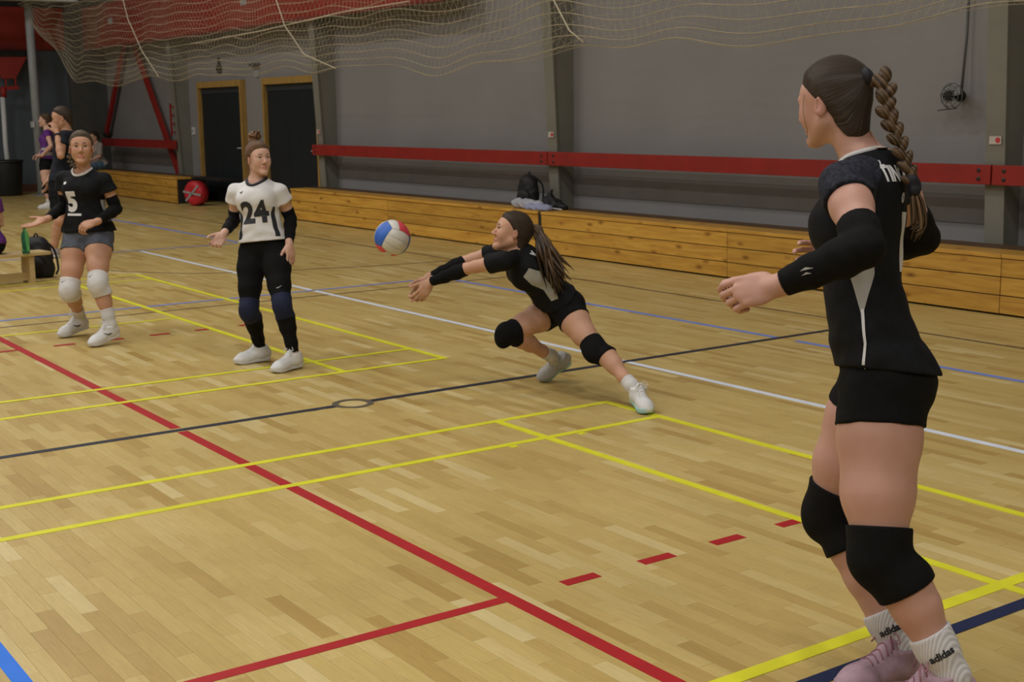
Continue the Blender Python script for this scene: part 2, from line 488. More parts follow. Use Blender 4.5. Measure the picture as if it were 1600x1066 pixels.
# centre line and its socket ring
lineB('dark_line', 0.006, -12, 1.008 - 0.115, 0.05, L_BLK, 2)
lineB('dark_line', 0.006, 1.008 + 0.115, 5.33, 0.05, L_BLK, 2)
ring = MB()
n = 40
vs = []
for r, z in ((0.082, 0.0002), (0.082, 0.0022), (0.116, 0.0022), (0.116, 0.0002)):
    vs += [(0.006 + r * math.cos(2 * math.pi * k / n), 1.008 + r * math.sin(2 * math.pi * k / n), z) for k in range(n)]
fs = []
for i in range(3):
    for k in range(n):
        fs.append((i * n + k, i * n + (k + 1) % n, (i + 1) * n + (k + 1) % n, (i + 1) * n + k))
ring.add(vs, fs); ring.build('socket_ring', plain('dull_brass_ring', (0.16, 0.14, 0.11), 0.4, metal=0.4), floor)
# other courts
lineA('white_line', 2.989, -9.0, 12, 0.05, L_WHT, 1)
lineB('navy_line', 4.023, -12, 3, 0.055, L_NVY, 3)
lineA('pale_blue_line', 4.39, -4.46, 0.03, 0.05, L_BLU, 1)
lineA('pale_blue_line', 4.39, 0.17, 12, 0.05, L_BLU, 1)
lineB('pale_blue_line', -4.435, -4.6, 4.415, 0.05, L_BLU, 1)
lineA('pale_blue_line', 4.33, -15.0, -9.06, 0.06, L_BLU, 1)
lineB('pale_blue_line', -9.09, -4.6, 4.36, 0.045, L_BLU, 0)
lineA('bright_blue_line', -1.50, -9, 9, 0.05, L_BRT, 1)
lineB('brown_line', -4.085, -6, 4.9, 0.03, L_BRN, 0)
lineA('brown_line', 5.33, -20, 14, 0.032, L_BRN, 0)
arc = MB(); pp = [onz(*p) for p in [(120, 420), (200, 424.5), (290, 427.5), (380, 426), (455, 422), (580, 416), (712, 407), (770, 402)]]
for a, b in zip(pp[:-1], pp[1:]):
    a = a.copy(); b = b.copy(); a[2] = b[2] = 0.0004
    arc.bar(a, b, 0.03, 0.0008, side=(0, 0, 1))
arc.build('brown_line', L_BRN, floor)

# walls and ceiling
m = MB(); m.box(HALL_X0, HALL_X1, HALL_Y1, HALL_Y1 + 0.3, 0, HALL_Z); wall_back = struct(m.build('wall_back', M_WALL))
m = MB(); m.box(HALL_X0 - 0.3, HALL_X0, HALL_Y0, HALL_Y1 + 0.3, 0, HALL_Z); wall_left = struct(m.build('wall_left', M_WALL_L))
m = MB(); m.box(HALL_X1, HALL_X1 + 0.3, HALL_Y0, HALL_Y1 + 0.3, 0, HALL_Z); struct(m.build('wall_right', M_WALL))
m = MB(); m.box(HALL_X0 - 0.3, HALL_X1 + 0.3, HALL_Y0 - 0.3, HALL_Y0, 0, HALL_Z); struct(m.build('wall_front', M_WALL))
m = MB(); m.box(HALL_X0 - 0.3, HALL_X1 + 0.3, HALL_Y0 - 0.3, HALL_Y1 + 0.3, HALL_Z, HALL_Z + 0.2); struct(m.build('ceiling', M_CEIL))
m = MB(); m.box(HALL_X0, HALL_X0 + 0.03, -6, 6.9, 0.0, 0.16); struct(m.build('baseboard_left', M_BROWNBASE))
for i, (lx, ly) in enumerate(LAMPS):
    ld = bpy.data.lights.new('hall_lamp', 'AREA'); ld.shape = 'RECTANGLE'; ld.size = 1.6; ld.size_y = 0.5
    ld.energy = LAMP_W; ld.color = (1.0, 0.985, 0.965)
    lo = bpy.data.objects.new('hall_lamp', ld); COL.objects.link(lo); lo.location = (lx, ly, HALL_Z - 0.25)

# portal frame legs along the back wall
def pillar(x, label):
    e = empty('portal_frame_leg', (x + 0.09, 7.15, 0))
    m = MB(e.location)
    yb, yt = 7.09, 7.09 - 0.055 * HALL_Z * 0.9
    # flange plate to the hall, web behind it
    m.hexa([(x, yb, 0), (x + 0.18, yb, 0), (x + 0.18, yb + 0.02, 0), (x, yb + 0.02, 0), (x, yt, HALL_Z), (x + 0.18, yt, HALL_Z), (x + 0.18, yt + 0.02, HALL_Z), (x, yt + 0.02, HALL_Z)])
    m.build('flange', M_PILLAR, e)
    m = MB(e.location)
    m.hexa([(x + 0.02, yb + 0.02, 0), (x + 0.16, yb + 0.02, 0), (x + 0.16, 7.3, 0), (x + 0.02, 7.3, 0), (x + 0.02, yt + 0.02, HALL_Z), (x + 0.16, yt + 0.02, HALL_Z), (x + 0.16, 7.3, HALL_Z), (x + 0.02, 7.3, HALL_Z)])
    m.build('web', M_PILLAR, e)
    tag(e, label, 'pillar', 'frame legs along the grey wall')
PX = [-18.26, -12.26, -6.26, -0.26]
pillar(PX[0], 'grey frame leg left of the door nearest the red braces')
pillar(PX[1], 'grey steel frame leg just right of the right-hand door')
pillar(PX[2], 'grey steel frame leg behind the backpack on the bench')
pillar(PX[3], 'wide grey frame leg at the right edge with red-dot sticker')
e = empty('corner_column', (-22.95, 7.1, 0)); m = MB(e.location); m.box(-23.0, -22.86, 6.5, 7.3, 0, HALL_Z)
m.build('column_shaft', plain('dark_column_paint', (0.07, 0.07, 0.065), 0.6), e); tag(e, 'dark column in the far corner behind the seated spectator', 'column')

# stickers on the frame legs
for xs, lab in ((PX[3] + 0.04, 'small white sticker with red dot on right frame leg'), (PX[2] + 0.03, 'small white sticker with red dot on middle frame leg'), (PX[1] + 0.03, 'tiny pale sticker on frame leg by the doors')):
    e = empty('sticker', (xs + 0.06, 7.02, 1.31))
    m = MB(e.location); m.box(xs, xs + 0.11, 7.014, 7.017, 1.28, 1.345); m.build('sticker_sheet', plain('sticker_white', (0.5, 0.46, 0.42), 0.5), e)
    m = MB(e.location); m.lathe((xs + 0.08, 7.014, 1.3125), (0, -1, 0), [(0, 0.023), (0.002, 0.023)], 16); m.build('red_dot', plain('sticker_red', (0.5, 0.04, 0.04), 0.5), e)
    tag(e, lab, 'sticker')

# red rail beams bolted to the legs
def rail(x0, x1, label, ends=True):
    e = empty('red_rail', ((x0 + x1) / 2, 6.99, 1.03))
    m = MB(e.location); m.box(x0, x1, 6.965, 7.015, 0.955, 1.115); m.build('rail_board', M_RED, e, bevel=0.004)
    for xb in (x0 + 0.11, x1 - 0.11):
        for zb in (1.0, 1.07):
            m = MB(e.location); m.lathe((xb, 6.965, zb), (0, -1, 0), [(-0.005, 0.018), (0.004, 0.018), (0.008, 0.010)], 10); m.build('bolt', M_BOLT, e)
    for xb in (x0 + 0.10, x1 - 0.10):
        m = MB(e.location); m.box(xb - 0.05, xb + 0.05, 7.015, 7.034, 0.98, 1.09); m.build('bracket', M_PILLAR, e)
    tag(e, label, 'rail', 'red rails along the wall')
rail(PX[1] - 0.06, PX[2] + 0.07, 'long red rail between door-side leg and middle leg')
rail(PX[2] + 0.085, PX[3] + 0.10, 'long red rail behind the braided player, right of middle leg')
rail(PX[3] + 0.115, PX[3] + 6.1, 'short visible end of red rail at right edge of the picture')
rail(-22.45, PX[0] + 0.12, 'red rail crossing the two diagonal red braces')

# diagonal braces
for a, b, lab in (((-22.75, 7.18, 1.2), (-21.1, 7.18, 3.25), 'left diagonal red brace leaning right against the wall'),
                  ((-18.45, 7.18, 0.35), (-20.85, 7.18, 3.25), 'right diagonal red brace leaning left against the wall')):
    e = empty('diagonal_brace', a)
    m = MB(e.location); m.bar(a, b, 0.14, 0.06, side=(0, 1, 0)); m.build('brace_bar', M_RED, e, bevel=0.004)
    m = MB(e.location); aa = np.array(a); m.box(aa[0] - 0.08, aa[0] + 0.08, 7.13, 7.29, aa[2] - 0.03, aa[2] + 0.03); m.build('foot_plate', M_BOLT, e)
    tag(e, lab, 'brace', 'diagonal braces by the far bench')

# storage benches of pine planks along the wall
BZ = 0.475
plank_lib = {}
def bench(x0, x1, label, yf=6.42, gap=True, group='pine storage benches along the wall'):
    e = empty('plank_bench', ((x0 + x1) / 2, yf, 0))
    n = 3; h = (BZ - 0.035 - 0.012) / n
    for i in range(n):
        z0 = 0.012 + i * h
        m = MB(((x0 + x1) / 2, yf, z0 + h / 2))
        dy = random.uniform(-0.002, 0.002)
        m.box(x0 + 0.003, x1 - 0.003, yf + dy, yf + 0.03 + dy, z0 + 0.004, z0 + h - 0.004)
        o = m.build('plank', M_PINE, e, bevel=0.002)
    m = MB(((x0 + x1) / 2, yf, BZ)); m.box(x0 + 0.002, x1 - 0.002, yf - 0.012, 6.72, BZ - 0.033, BZ); m.build('top_plank', M_PINE, e, bevel=0.003)
    m = MB(((x0 + x1) / 2, 6.9, BZ)); m.box(x0 + 0.002, x1 - 0.002, 6.724, 7.02, BZ - 0.033, BZ); m.build('top_plank', plain('brown_shaded_top', (0.10, 0.055, 0.025), 0.6), e)  # rear top plank: shadow along the wall put into the colour as dark brown
    m = MB(e.location); m.box(x0 + 0.004, x1 - 0.004, yf + 0.034, 7.0, 0.0, BZ - 0.036); m.build('carcass', M_DARK, e)
    tag(e, label, 'bench', group)
    return e
bench(-12.0, -9.06, 'pine plank bench section right behind the player in white')
bench(-9.06, -5.63, 'pine plank bench section behind the flying ball')
bench(-5.57, -2.60, 'pine plank bench section right of the backpack')
bench(-2.60, 0.36, 'pine plank bench section behind the braided player')
bench(0.36, 3.4, 'pine plank bench section at the right edge of the picture')
bench(-22.0, -16.75, 'far pine plank bench under the diagonal braces')
m = MB((-5.6, 6.44, 0)); m.box(-5.625, -5.575, 6.425, 7.0, 0, BZ - 0.01); o = m.build('bench_post', M_DARK); tag(o, 'dark post in the gap between bench sections by the backpack', 'post')

# two double doors
def door(n, x0, x1, ztop, lab):
    d = struct(empty('door_%d' % n, ((x0 + x1) / 2, 7.28, 0)))
    f = 0.11
    for nm_, bx_ in (('door_jamb', (x0, x0 + 0.07, 0, ztop - f)), ('door_jamb', (x1 - 0.07, x1, 0, ztop - f)), ('door_head', (x0, x1, ztop - f, ztop))):
        m = MB(d.location); m.box(bx_[0], bx_[1], 7.2, 7.3, bx_[2], bx_[3]); m.build(nm_, M_DOORFRAME, d)
    m = MB(d.location); m.box(x0 + 0.07, x1 - 0.07, 7.255, 7.3, ztop - f - 0.11, ztop - f); m.build('lintel_panel', plain('slate_lintel', (0.028, 0.032, 0.037), 0.55), d)
    xm = x0 + (x1 - x0) * 0.42
    for a, b in ((x0 + 0.075, xm - 0.004), (xm + 0.004, x1 - 0.075)):
        m = MB(d.location); m.box(a, b, 7.265, 7.3, 0.005, ztop - f - 0.115); leaf = m.build('door_leaf', M_DOOR, d, bevel=0.004)
    m = MB(d.location); m.tube([(x1 - 0.16, 7.265, 1.0), (x1 - 0.16, 7.215, 1.0), (x1 - 0.28, 7.21, 1.0)], 0.010, 8); m.build('door_handle', M_WHITEMETAL, d, smooth=True)
    return d
door(1, -17.48, -15.47, 2.19, '')
door(2, -14.6, -12.55, 2.19, '')

# wall bits
def small(name, lab, cat, parts, base):
    e = empty(name, base)
    for nm, mb, mt in parts: mb.build(nm, mt, e)
    return tag(e, lab, cat)
b0 = (-17.95, 7.28, 1.28)
mm = MB(b0); mm.box(-18.0, -17.9, 7.27, 7.3, 1.22, 1.36); m2 = MB(b0); m2.box(-17.975, -17.925, 7.262, 7.27, 1.26, 1.32)
small('light_switch', 'pale light switch on the wall left of the first door', 'switch', [('switch_plate', mm, M_WHITEMETAL), ('rocker', m2, M_STEELPOST)], b0)
b0 = tuple(ony(343, 108, 7.28))
mm = MB(b0); mm.lathe((b0[0], 7.3, b0[2]), (0, -1, 0), [(0, 0.08), (0.05, 0.08), (0.07, 0.05)], 16); m2 = MB(b0); m2.bar((b0[0], 7.27, b0[2] + 0.06), (b0[0], 7.27, b0[2] + 0.2), 0.03, 0.03)
small('wall_bell', 'small dark bell above the left-hand door', 'bell', [('bell_dome', mm, M_BOLT), ('bell_stem', m2, M_BOLT)], b0)
b0 = tuple(ony(400, 115, 7.28))
mm = MB(b0); mm.box(b0[0] - 0.1, b0[0] + 0.1, 7.28, 7.3, b0[2] - 0.06, b0[2] + 0.06); m2 = MB(b0); m2.box(b0[0] - 0.15, b0[0] + 0.15, 7.2, 7.3, b0[2] + 0.13, b0[2] + 0.17)
small('wall_plate', 'small grey plate on the wall between the two doors', 'plate', [('plate_sheet', mm, M_STEELPOST), ('ledge', m2, M_CONDUIT)], b0)
b0 = tuple(ony(270, 190, 7.0))
m2 = MB(b0); m2.bar((b0[0] - 0.06, 6.99, b0[2] - 0.28), (b0[0] - 0.06, 6.99, b0[2] + 0.34), 0.03, 0.03)
parts_ = [('rack_bar', m2, M_RED)]
for k in range(4):
    mm = MB(b0); mm.bar((b0[0] - 0.04, 6.99, b0[2] - 0.2 + 0.16 * k), (b0[0] + 0.08, 6.99, b0[2] - 0.2 + 0.16 * k), 0.025, 0.025); parts_.append(('peg', mm, M_RED))
small('peg_rack', 'small dark red peg rack fixed to the frame leg', 'rack', parts_, b0)

# dull brown band on the wall under the rails
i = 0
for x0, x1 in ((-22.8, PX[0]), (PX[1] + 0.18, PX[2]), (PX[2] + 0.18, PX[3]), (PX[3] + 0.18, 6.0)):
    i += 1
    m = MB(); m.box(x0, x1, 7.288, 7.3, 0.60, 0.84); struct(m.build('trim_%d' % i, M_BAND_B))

# wire-caged wall fan on its drop pipe
fc = ony(1494, 150, 7.16)
e = empty('caged_fan', fc); fx, fy, fz = fc
m = MB(fc); m.tube([(fx + 0.02, 7.2, fz + 0.03), (fx + 0.02, 7.24, fz + 0.5), (fx + 0.03, 7.26, HALL_Z - 0.3)], 0.012, 8); m.build('drop_pipe', M_CONDUIT, e, True)
m = MB(fc); m.lathe((fx - 0.02, 7.06, fz), (0, 1, 0), [(0, 0.035), (0.02, 0.045), (0.2, 0.045)], 20); m.build('motor_hub', M_DARK, e, True)
for r, y in ((0.105, 7.10), (0.085, 7.07), (0.055, 7.055)):
    m = MB(fc); m.tube([(fx + r * math.cos(t), y, fz + r * math.sin(t)) for t in np.linspace(0, 2 * math.pi, 28, endpoint=False)], 0.004, 6, closed=True); m.build('cage_ring', M_CONDUIT, e, True)
for k in range(9):
    t = 2 * math.pi * k / 9 + 0.2
    m = MB(fc); m.tube([(fx + 0.03 * math.cos(t), 7.055, fz + 0.03 * math.sin(t)), (fx + 0.09 * math.cos(t), 7.065, fz + 0.09 * math.sin(t)), (fx + 0.108 * math.cos(t), 7.12, fz + 0.108 * math.sin(t))], 0.0035, 6); m.build('cage_wire', M_CONDUIT, e, True)
for k in range(4):
    t = math.pi / 2 * k + 0.5
    c, s = math.cos(t), math.sin(t)
    m = MB(fc); m.hexa([np.array((fx, 7.10, fz)) + np.array((c * a - s * b2, w, s * a + c * b2)) for w in (0, 0.006) for a, b2 in ((0.02, -0.012), (0.085, -0.03), (0.085, 0.03), (0.02, 0.012))])
    m.build('fan_blade', M_STEELPOST, e)
m = MB(fc); m.bar((fx - 0.02, 7.2, fz - 0.1), (fx - 0.14, 7.1, fz - 0.12), 0.012, 0.012); m.build('pull_arm', M_CONDUIT, e)
tag(e, 'small wire-caged fan hanging from a thin pipe on the wall', 'fan')

# red fascia panels high on both walls, dark glazing above them
e = empty('red_fascia', (-15.5, 6.88, 3.0))
x = HALL_X0 + 0.06
while x < -8.1:
    x2 = min(x + 1.0, -8.0)
    m = MB(((x + x2) / 2, 6.88, 3.4)); m.box(x + 0.004, x2 - 0.004, 6.84, 6.87, 3.03, 3.88); m.build('fascia_panel', M_REDPANEL, e, bevel=0.004)
    x = x2
m = MB(e.location); m.box(HALL_X0 + 0.06, -8.0, 6.83, 6.88, 2.99, 3.03); m.build('lower_trim', plain('dark_red_trim', (0.16, 0.02, 0.015), 0.6), e)
m = MB(e.location); m.box(HALL_X0 + 0.06, -8.0, 6.84, 6.865, 3.885, 4.4); m.build('dark_glazing', M_DARK, e)
for px_, py_ in ((172, 33), (380, 2)):
    q = ony(px_, py_, 6.835); m = MB(e.location); m.box(q[0] - 0.12, q[0] + 0.12, 6.828, 6.84, q[2] - 0.06, q[2] + 0.06); m.build('vent_plate', M_STEELPOST, e)
tag(e, 'red panelled fascia high above the doors on the long wall', 'fascia')
e = empty('red_fascia', (-22.95, 2.5, 3.0))
y = -2.0
while y < 6.4:
    y2 = min(y + 1.0, 6.48)
    m = MB((-22.97, (y + y2) / 2, 3.4)); m.box(-22.99, -22.96, y + 0.004, y2 - 0.004, 3.03, 3.88); m.build('fascia_panel', M_REDPANEL, e, bevel=0.004)
    y = y2
m = MB(e.location); m.box(-22.99, -22.95, -2.0, 6.48, 2.99, 3.03); m.build('lower_trim', MATS['dark_red_trim'], e)
m = MB(e.location); m.box(-22.99, -22.965, -2.0, 6.48, 3.885, 5.4); m.build('dark_glazing', M_DARK, e)
tag(e, 'dark red fascia on the far left end wall behind the post', 'fascia')

# hoisted safety net, hanging as a long bag
M_NET = plain('cream_net_cord', (0.46, 0.40, 0.29), 0.8)
def net_low(x):
    """lowest height of the bag along the hall, hung up at the lift cords"""
    xs = [-20.2, -19.2, -17.9, -16.2, -14.6, -12.6, -10.2, -8.6, -7.6, -6.4, -5.4, -4.2, -3.45, -2.6, -1.6, -0.6, 0.4, 1.4, 3.2, 5.0]
    zs = [3.30, 2.55, 2.14, 2.10, 2.16, 2.12, 2.13, 2.10, 2.12, 2.02, 1.98, 2.06, 2.20, 2.11, 2.08, 2.09, 2.12, 2.24, 2.30, 2.3]
    return float(np.interp(x, xs, zs))
net_e = empty('safety_net', (-8, 5.3, 2.1))
XS = np.arange(-20.2, 4.6, 0.105)
lows = np.array([net_low(x) for x in XS]); lows = np.convolve(np.pad(lows, 3, 'edge'), np.ones(7) / 7, 'valid')
NV = 32
def net_pt(i, j):
    x = XS[i]; zl = lows[i]; t = j / (NV - 1) * 2 - 1
    ph = x * 1.9
    top = 3.75
    a = abs(t) ** 1.15
    z = zl + (top - zl) * a + 0.035 * math.sin(ph * 1.3 + j * 0.45) * (1 - a) + 0.022 * math.sin(x * 4.1 + j * 0.25)
    y = 5.3 + 0.42 * np.sign(t) * (abs(t) ** 0.6) + 0.06 * math.sin(ph + 0.5 * j)
    return np.array((x + 0.05 * math.sin(j * 0.7 + x) + 0.10 * t, y, z))
G = [[net_pt(i, j) for j in range(NV)] for i in range(len(XS))]
m = MB(net_e.location)
for j in range(NV): m.tube([G[i][j] for i in range(len(XS))], 0.0046 if j < NV / 2 else 0.0020, 3, caps=False)
o = m.build('cross_cords', M_NET, net_e, True); o['kind'] = 'stuff'
m = MB(net_e.location)
for i in range(len(XS)): m.tube([G[i][j] for j in range(NV)], 0.0015, 3, caps=False)
o = m.build('upright_cords', M_NET, net_e, True); o['kind'] = 'stuff'
for pts_ in ([(185, -30), (200, 30), (222, 80), (248, 120)], [(425, -20), (445, 40), (475, 85), (525, 107)], [(855, -20), (878, 25), (890, 48), (912, 66)]):
    m = MB(net_e.location); m.tube([ony(*p, 4.86) for p in pts_], 0.008, 6); m.build('lift_cord', M_NET, net_e, True)
m = MB(net_e.location); m.tube([ony(*p, 4.9) for p in [(300, 68), (400, 50), (540, 18), (640, 2)]], 0.007, 6); m.build('lift_cord', M_NET, net_e, True)
tag(net_e, 'cream safety net hoisted in a long sagging bag along the wall', 'net')

# tall post, beam end, waste bin and stand at the far left
pb = onz(66, 305)
e = empty('steel_post', pb)
m = MB(pb); m.tube([(pb[0], pb[1], 0.012), (pb[0], pb[1], 4.6)], 0.085, 16); m.build('post_tube', M_STEELPOST, e, True)
m = MB(pb); m.box(pb[0] - 0.16, pb[0] + 0.16, pb[1] - 0.16, pb[1] + 0.16, 0, 0.012); m.build('base_plate', M_STEELPOST, e)
m = MB(pb); m.box(pb[0] - 0.07, pb[0] + 0.1, pb[1] - 0.11, pb[1] - 0.08, 1.38, 1.5); m.build('junction_box', M_WHITEMETAL, e)
tag(e, 'tall light grey steel post behind the coach', 'post')
q = ony(40, 5, pb[1]); bz = q[2]
e = empty('roof_beam', (pb[0], 3.0, bz))
m = MB((pb[0], 3.0, bz)); m.box(pb[0] + 0.25, pb[0] + 0.6, -6, pb[1] + 0.8, bz, bz + 0.02); m.build('lower_flange', M_WHITEMETAL, e)
m = MB((pb[0], 3.0, bz)); m.box(pb[0] + 0.40, pb[0] + 0.45, -6, pb[1] + 0.8, bz + 0.02, bz + 0.4); m.build('beam_web', M_WHITEMETAL, e)
m = MB((pb[0], 3.0, bz)); m.box(pb[0] + 0.25, pb[0] + 0.6, -6, pb[1] + 0.8, bz + 0.4, bz + 0.42); m.build('upper_flange', M_WHITEMETAL, e)
m = MB((pb[0], 3.0, bz)); m.box(pb[0] + 0.25, pb[0] + 0.6, pb[1] + 0.8, pb[1] + 0.82, bz, bz + 0.42); m.build('end_plate', M_STEELPOST, e)
m = MB((pb[0], 3.0, bz)); m.box(pb[0] + 0.09, pb[0] + 0.249, pb[1] - 0.06, pb[1] + 0.06, bz + 0.05, bz + 0.35); m.build('bracket', M_STEELPOST, e)
tag(e, 'pale steel beam end in the top left corner of the picture', 'beam')
bc = onz(14, 306); bx, by = bc[0] - 0.1, bc[1]
e = empty('waste_bin', (bx, by, 0)); M_BIN = plain('black_bin_plastic', (0.014, 0.016, 0.018), 0.5)
m = MB((bx, by, 0)); m.lathe((bx, by, 0), (0, 0, 1), [(0, 0.27), (0.02, 0.29), (0.66, 0.34), (0.68, 0.34)], 24); m.build('bin_body', M_BIN, e, True)
m = MB((bx, by, 0)); m.lathe((bx, by, 0.68), (0, 0, 1), [(0, 0.36), (0.03, 0.36), (0.05, 0.33), (0.06, 0.0)], 24); m.build('bin_lid', M_BIN, e, True)
tag(e, 'tall black waste bin against the far left wall', 'bin')
sx = bx - 0.55
def wl(px_, py_):
    q = CAM + (FWD + RIGHT * (px_ - 800) / FPX - UPV * (py_ - 533) / FPX) * ((sx - CAM[0]) / (FWD + RIGHT * (px_ - 800) / FPX - UPV * (py_ - 533) / FPX)[0]); return q
q0, q1 = wl(13, 300), wl(4, 152)
e = empty('hoop_stand', (q0[0], q0[1] + 0.1, 0))
m = MB(e.location); m.tube([(sx, q0[1] + 0.06, 0.0), (sx, q0[1] + 0.02, 1.0), (sx, q1[1], q1[2])], 0.05, 12); m.build('white_pole', M_WHITEMETAL, e, True)
m = MB(e.location); m.tube([wl(6, 152), wl(5, 136)], 0.06, 12); m.build('red_collar', M_RED, e, True)
m = MB(e.location); m.bar(wl(2, 138), wl(29, 137), 0.07, 0.05, side=(1, 0, 0)); m.build('red_arm', M_RED, e)
a, b_, c, d = wl(-12, 88), wl(43, 88), wl(25, 123), wl(4, 123)
dx = np.array((0.12, 0, 0)); m = MB(e.location); m.hexa([d, c, c - dx, d - dx, a, b_, b_ - dx, a - dx]); m.build('red_padding', M_REDPANEL, e, bevel=0.01)
for u in (9, 24):
    m = MB(e.location); m.bar(wl(u, 123), wl(u, 138), 0.03, 0.03, side=(1, 0, 0)); m.build('strut', M_RED, e)
a, b_, c, d = wl(-30, 79), wl(42, 79), wl(42, 89), wl(-30, 89)
m = MB(e.location); m.hexa([d, c, c - dx, d - dx, a, b_, b_ - dx, a - dx]); m.build('dark_band', M_DARK, e)
tag(e, 'white pole stand with folded red hoop padding at far left', 'stand')

# red reel leaning by the far bench
rc_ = np.array((-16.05, 6.52, 0.225)); ax = np.array((0.45, -0.89, 0.0)); ax /= np.linalg.norm(ax)
e = empty('rolled_reel', (rc_[0], rc_[1], 0))
m = MB(e.location); m.lathe(rc_ - ax * 0.1, ax, [(0, 0.16), (0.02, 0.215), (0.16, 0.22), (0.2, 0.19), (0.215, 0.09), (0.19, 0.05)], 32); m.build('drum', plain('red_drum', (0.50, 0.02, 0.03), 0.45, var=0.2, scale=8), e, True)
sv = np.cross(ax, (0, 0, 1)); 
for ang in (0.15, -0.75):
    dv = sv * math.cos(ang) + np.array((0, 0, 1)) * math.sin(ang)
    m = MB(e.location); m.bar(rc_ + ax * 0.112 - dv * 0.20, rc_ + ax * 0.112 + dv * 0.20, 0.035, 0.012, side=ax); m.build('strap', plain('grey_strap', (0.3, 0.29, 0.28), 0.7), e)
m = MB(e.location); m.box(rc_[0] - 0.12, rc_[0] + 0.12, rc_[1] - 0.05, rc_[1] + 0.12, 0.0, 0.014); m.build('foot', M_DARK, e)
tag(e, 'round red drum with grey straps at the end of the far bench', 'reel')
m = MB((-15.95, 6.9, 0)); m.box(-16.72, -15.5, 6.75, 7.1, BZ - 0.03, BZ); o = m.build('wall_shelf', M_DARK); tag(o, 'dark shelf board above the red drum', 'shelf')

# ================================================================== PEOPLE: distance-field modelling
F32 = np.float32
def nz(v):
    v = np.asarray(v, float); return v / (np.linalg.norm(v) + 1e-12)
def smin(a, b, k):
    if k <= 0: return np.minimum(a, b)
    h = np.clip(0.5 + 0.5 * (b - a) / k, 0, 1)
    return b * (1 - h) + a * h - k * h * (1 - h)
def smax(a, b, k): return -smin(-a, -b, k)

class Prim:
    __slots__ = ('fn', 'a', 'b', 'r', 'k', 'op')
    def __init__(s, fn, a, b, r, k, op='u'):
        s.fn = fn; s.a = np.asarray(a, float); s.b = np.asarray(b, float); s.r = float(r); s.k = k; s.op = op
    def lb(s, c):
        ab = s.b - s.a; L = ab.dot(ab)
        t = 0.0 if L < 1e-12 else min(1, max(0, (c - s.a).dot(ab) / L))
        return np.linalg.norm(c - s.a - ab * t) - s.r

def rcone(a, b, ra, rb, k=0.02, flat=False, op='u'):
    a = np.asarray(a, float); b = np.asarray(b, float); ab = b - a; L2 = ab.dot(ab) + 1e-12; t_ = ab / math.sqrt(L2); L = math.sqrt(L2)
    a32 = a.astype(F32); ab32 = ab.astype(F32)
    def fn(Q):
        q = Q - a32
        h = q @ ab32 / F32(L2); hc = np.clip(h, 0, 1)
        d = np.linalg.norm(q - hc[:, None] * ab32, axis=1) - (ra + (rb - ra) * hc)
        if flat: d = smax(d, (h - 1) * L, 0.006)
        return d
    return Prim(fn, a, b, max(ra, rb), k, op)

def ell(c, axes, rad, k=0.02, op='u'):
    c = np.asarray(c, float).astype(F32); A = np.array([nz(v) for v in axes]).astype(F32); R_ = np.asarray(rad, float).astype(F32)
    def fn(Q):
        q = (Q - c) @ A.T
        k0 = np.linalg.norm(q / R_, axis=1); k1 = np.linalg.norm(q / (R_ * R_), axis=1) + 1e-6
        return k0 * (k0 - 1) / k1
    return Prim(fn, c, c, max(rad), k, op)

def sph(c, r, k=0.02, op='u'): return rcone(c, c, r, r, k, op=op)

def loft(O, up, lat, rows, twist=0.0, k=0.02, grow=0.0, twist0=0.0):
    """torso-like solid: rows of (height, forward offset, side offset, half width, half depth front, half depth back)"""
    O = np.asarray(O, float); up = nz(up); lat = nz(lat - up * np.dot(lat, up)); fwd = np.cross(lat, up)
    rows = np.asarray(rows, float); hs = rows[:, 0]
    hh = np.linspace(hs[0], hs[-1], 60)
    def sm(col):   # smooth interpolation of a column
        y = np.interp(hh, hs, rows[:, col]); ker = np.array([1, 2, 3, 2, 1.]) / 9
        yp = np.pad(y, 2, 'edge'); y2 = np.convolve(yp, ker, 'valid'); y2[0] = y[0]; y2[-1] = y[-1]
        return y2
    cf, cs, wa, bf, bb = [sm(i) for i in range(1, 6)]
    U = up.astype(F32); La = lat.astype(F32); Fw = fwd.astype(F32); O32 = O.astype(F32)
    h0, h1 = hs[0], hs[-1]
    def fn(Q):
        q = Q - O32; h = q @ U; hc = np.clip(h, h0, h1)
        u = q @ La - np.interp(hc, hh, cs); v = q @ Fw - np.interp(hc, hh, cf)
        if twist or twist0:
            a = twist0 + (twist - twist0) * (hc - h0) / (h1 - h0); ca, sa = np.cos(a), np.sin(a)
            u, v = u * ca + v * sa, -u * sa + v * ca
        A = np.interp(hc, hh, wa) + grow; B = np.where(v > 0, np.interp(hc, hh, bf), np.interp(hc, hh, bb)) + grow
        f = np.sqrt((u / A) ** 2 + (v / B) ** 2) + 1e-6
        g = np.sqrt((u / A ** 2) ** 2 + (v / B ** 2) ** 2) / f + 1e-3
        d = (f - 1) / g
        e = np.maximum(h - h1, h0 - h) - 0.0
        return np.where(e > 0, np.sqrt(np.maximum(d, 0) ** 2 + e ** 2) + np.minimum(d, 0) * 0, smax(d, e, 0.03)).astype(F32)
    r = max(rows[:, 3].max(), rows[:, 4].max(), rows[:, 5].max()) + grow + 0.05 + abs(rows[:, 1]).max()
    return Prim(fn, O + up * h0, O + up * h1, r, k)

def evalp(prims, Q, c=None, rad=0.0, marg=0.05):
    d = np.full(len(Q), 9.0, F32)
    for p in prims:
        if c is not None and p.lb(c) - rad > p.k + marg: continue
        v = p.fn(Q)
        if p.op == 'u': d = smin(d, v, p.k)
        else: d = smax(d, -v, p.k)
    return d

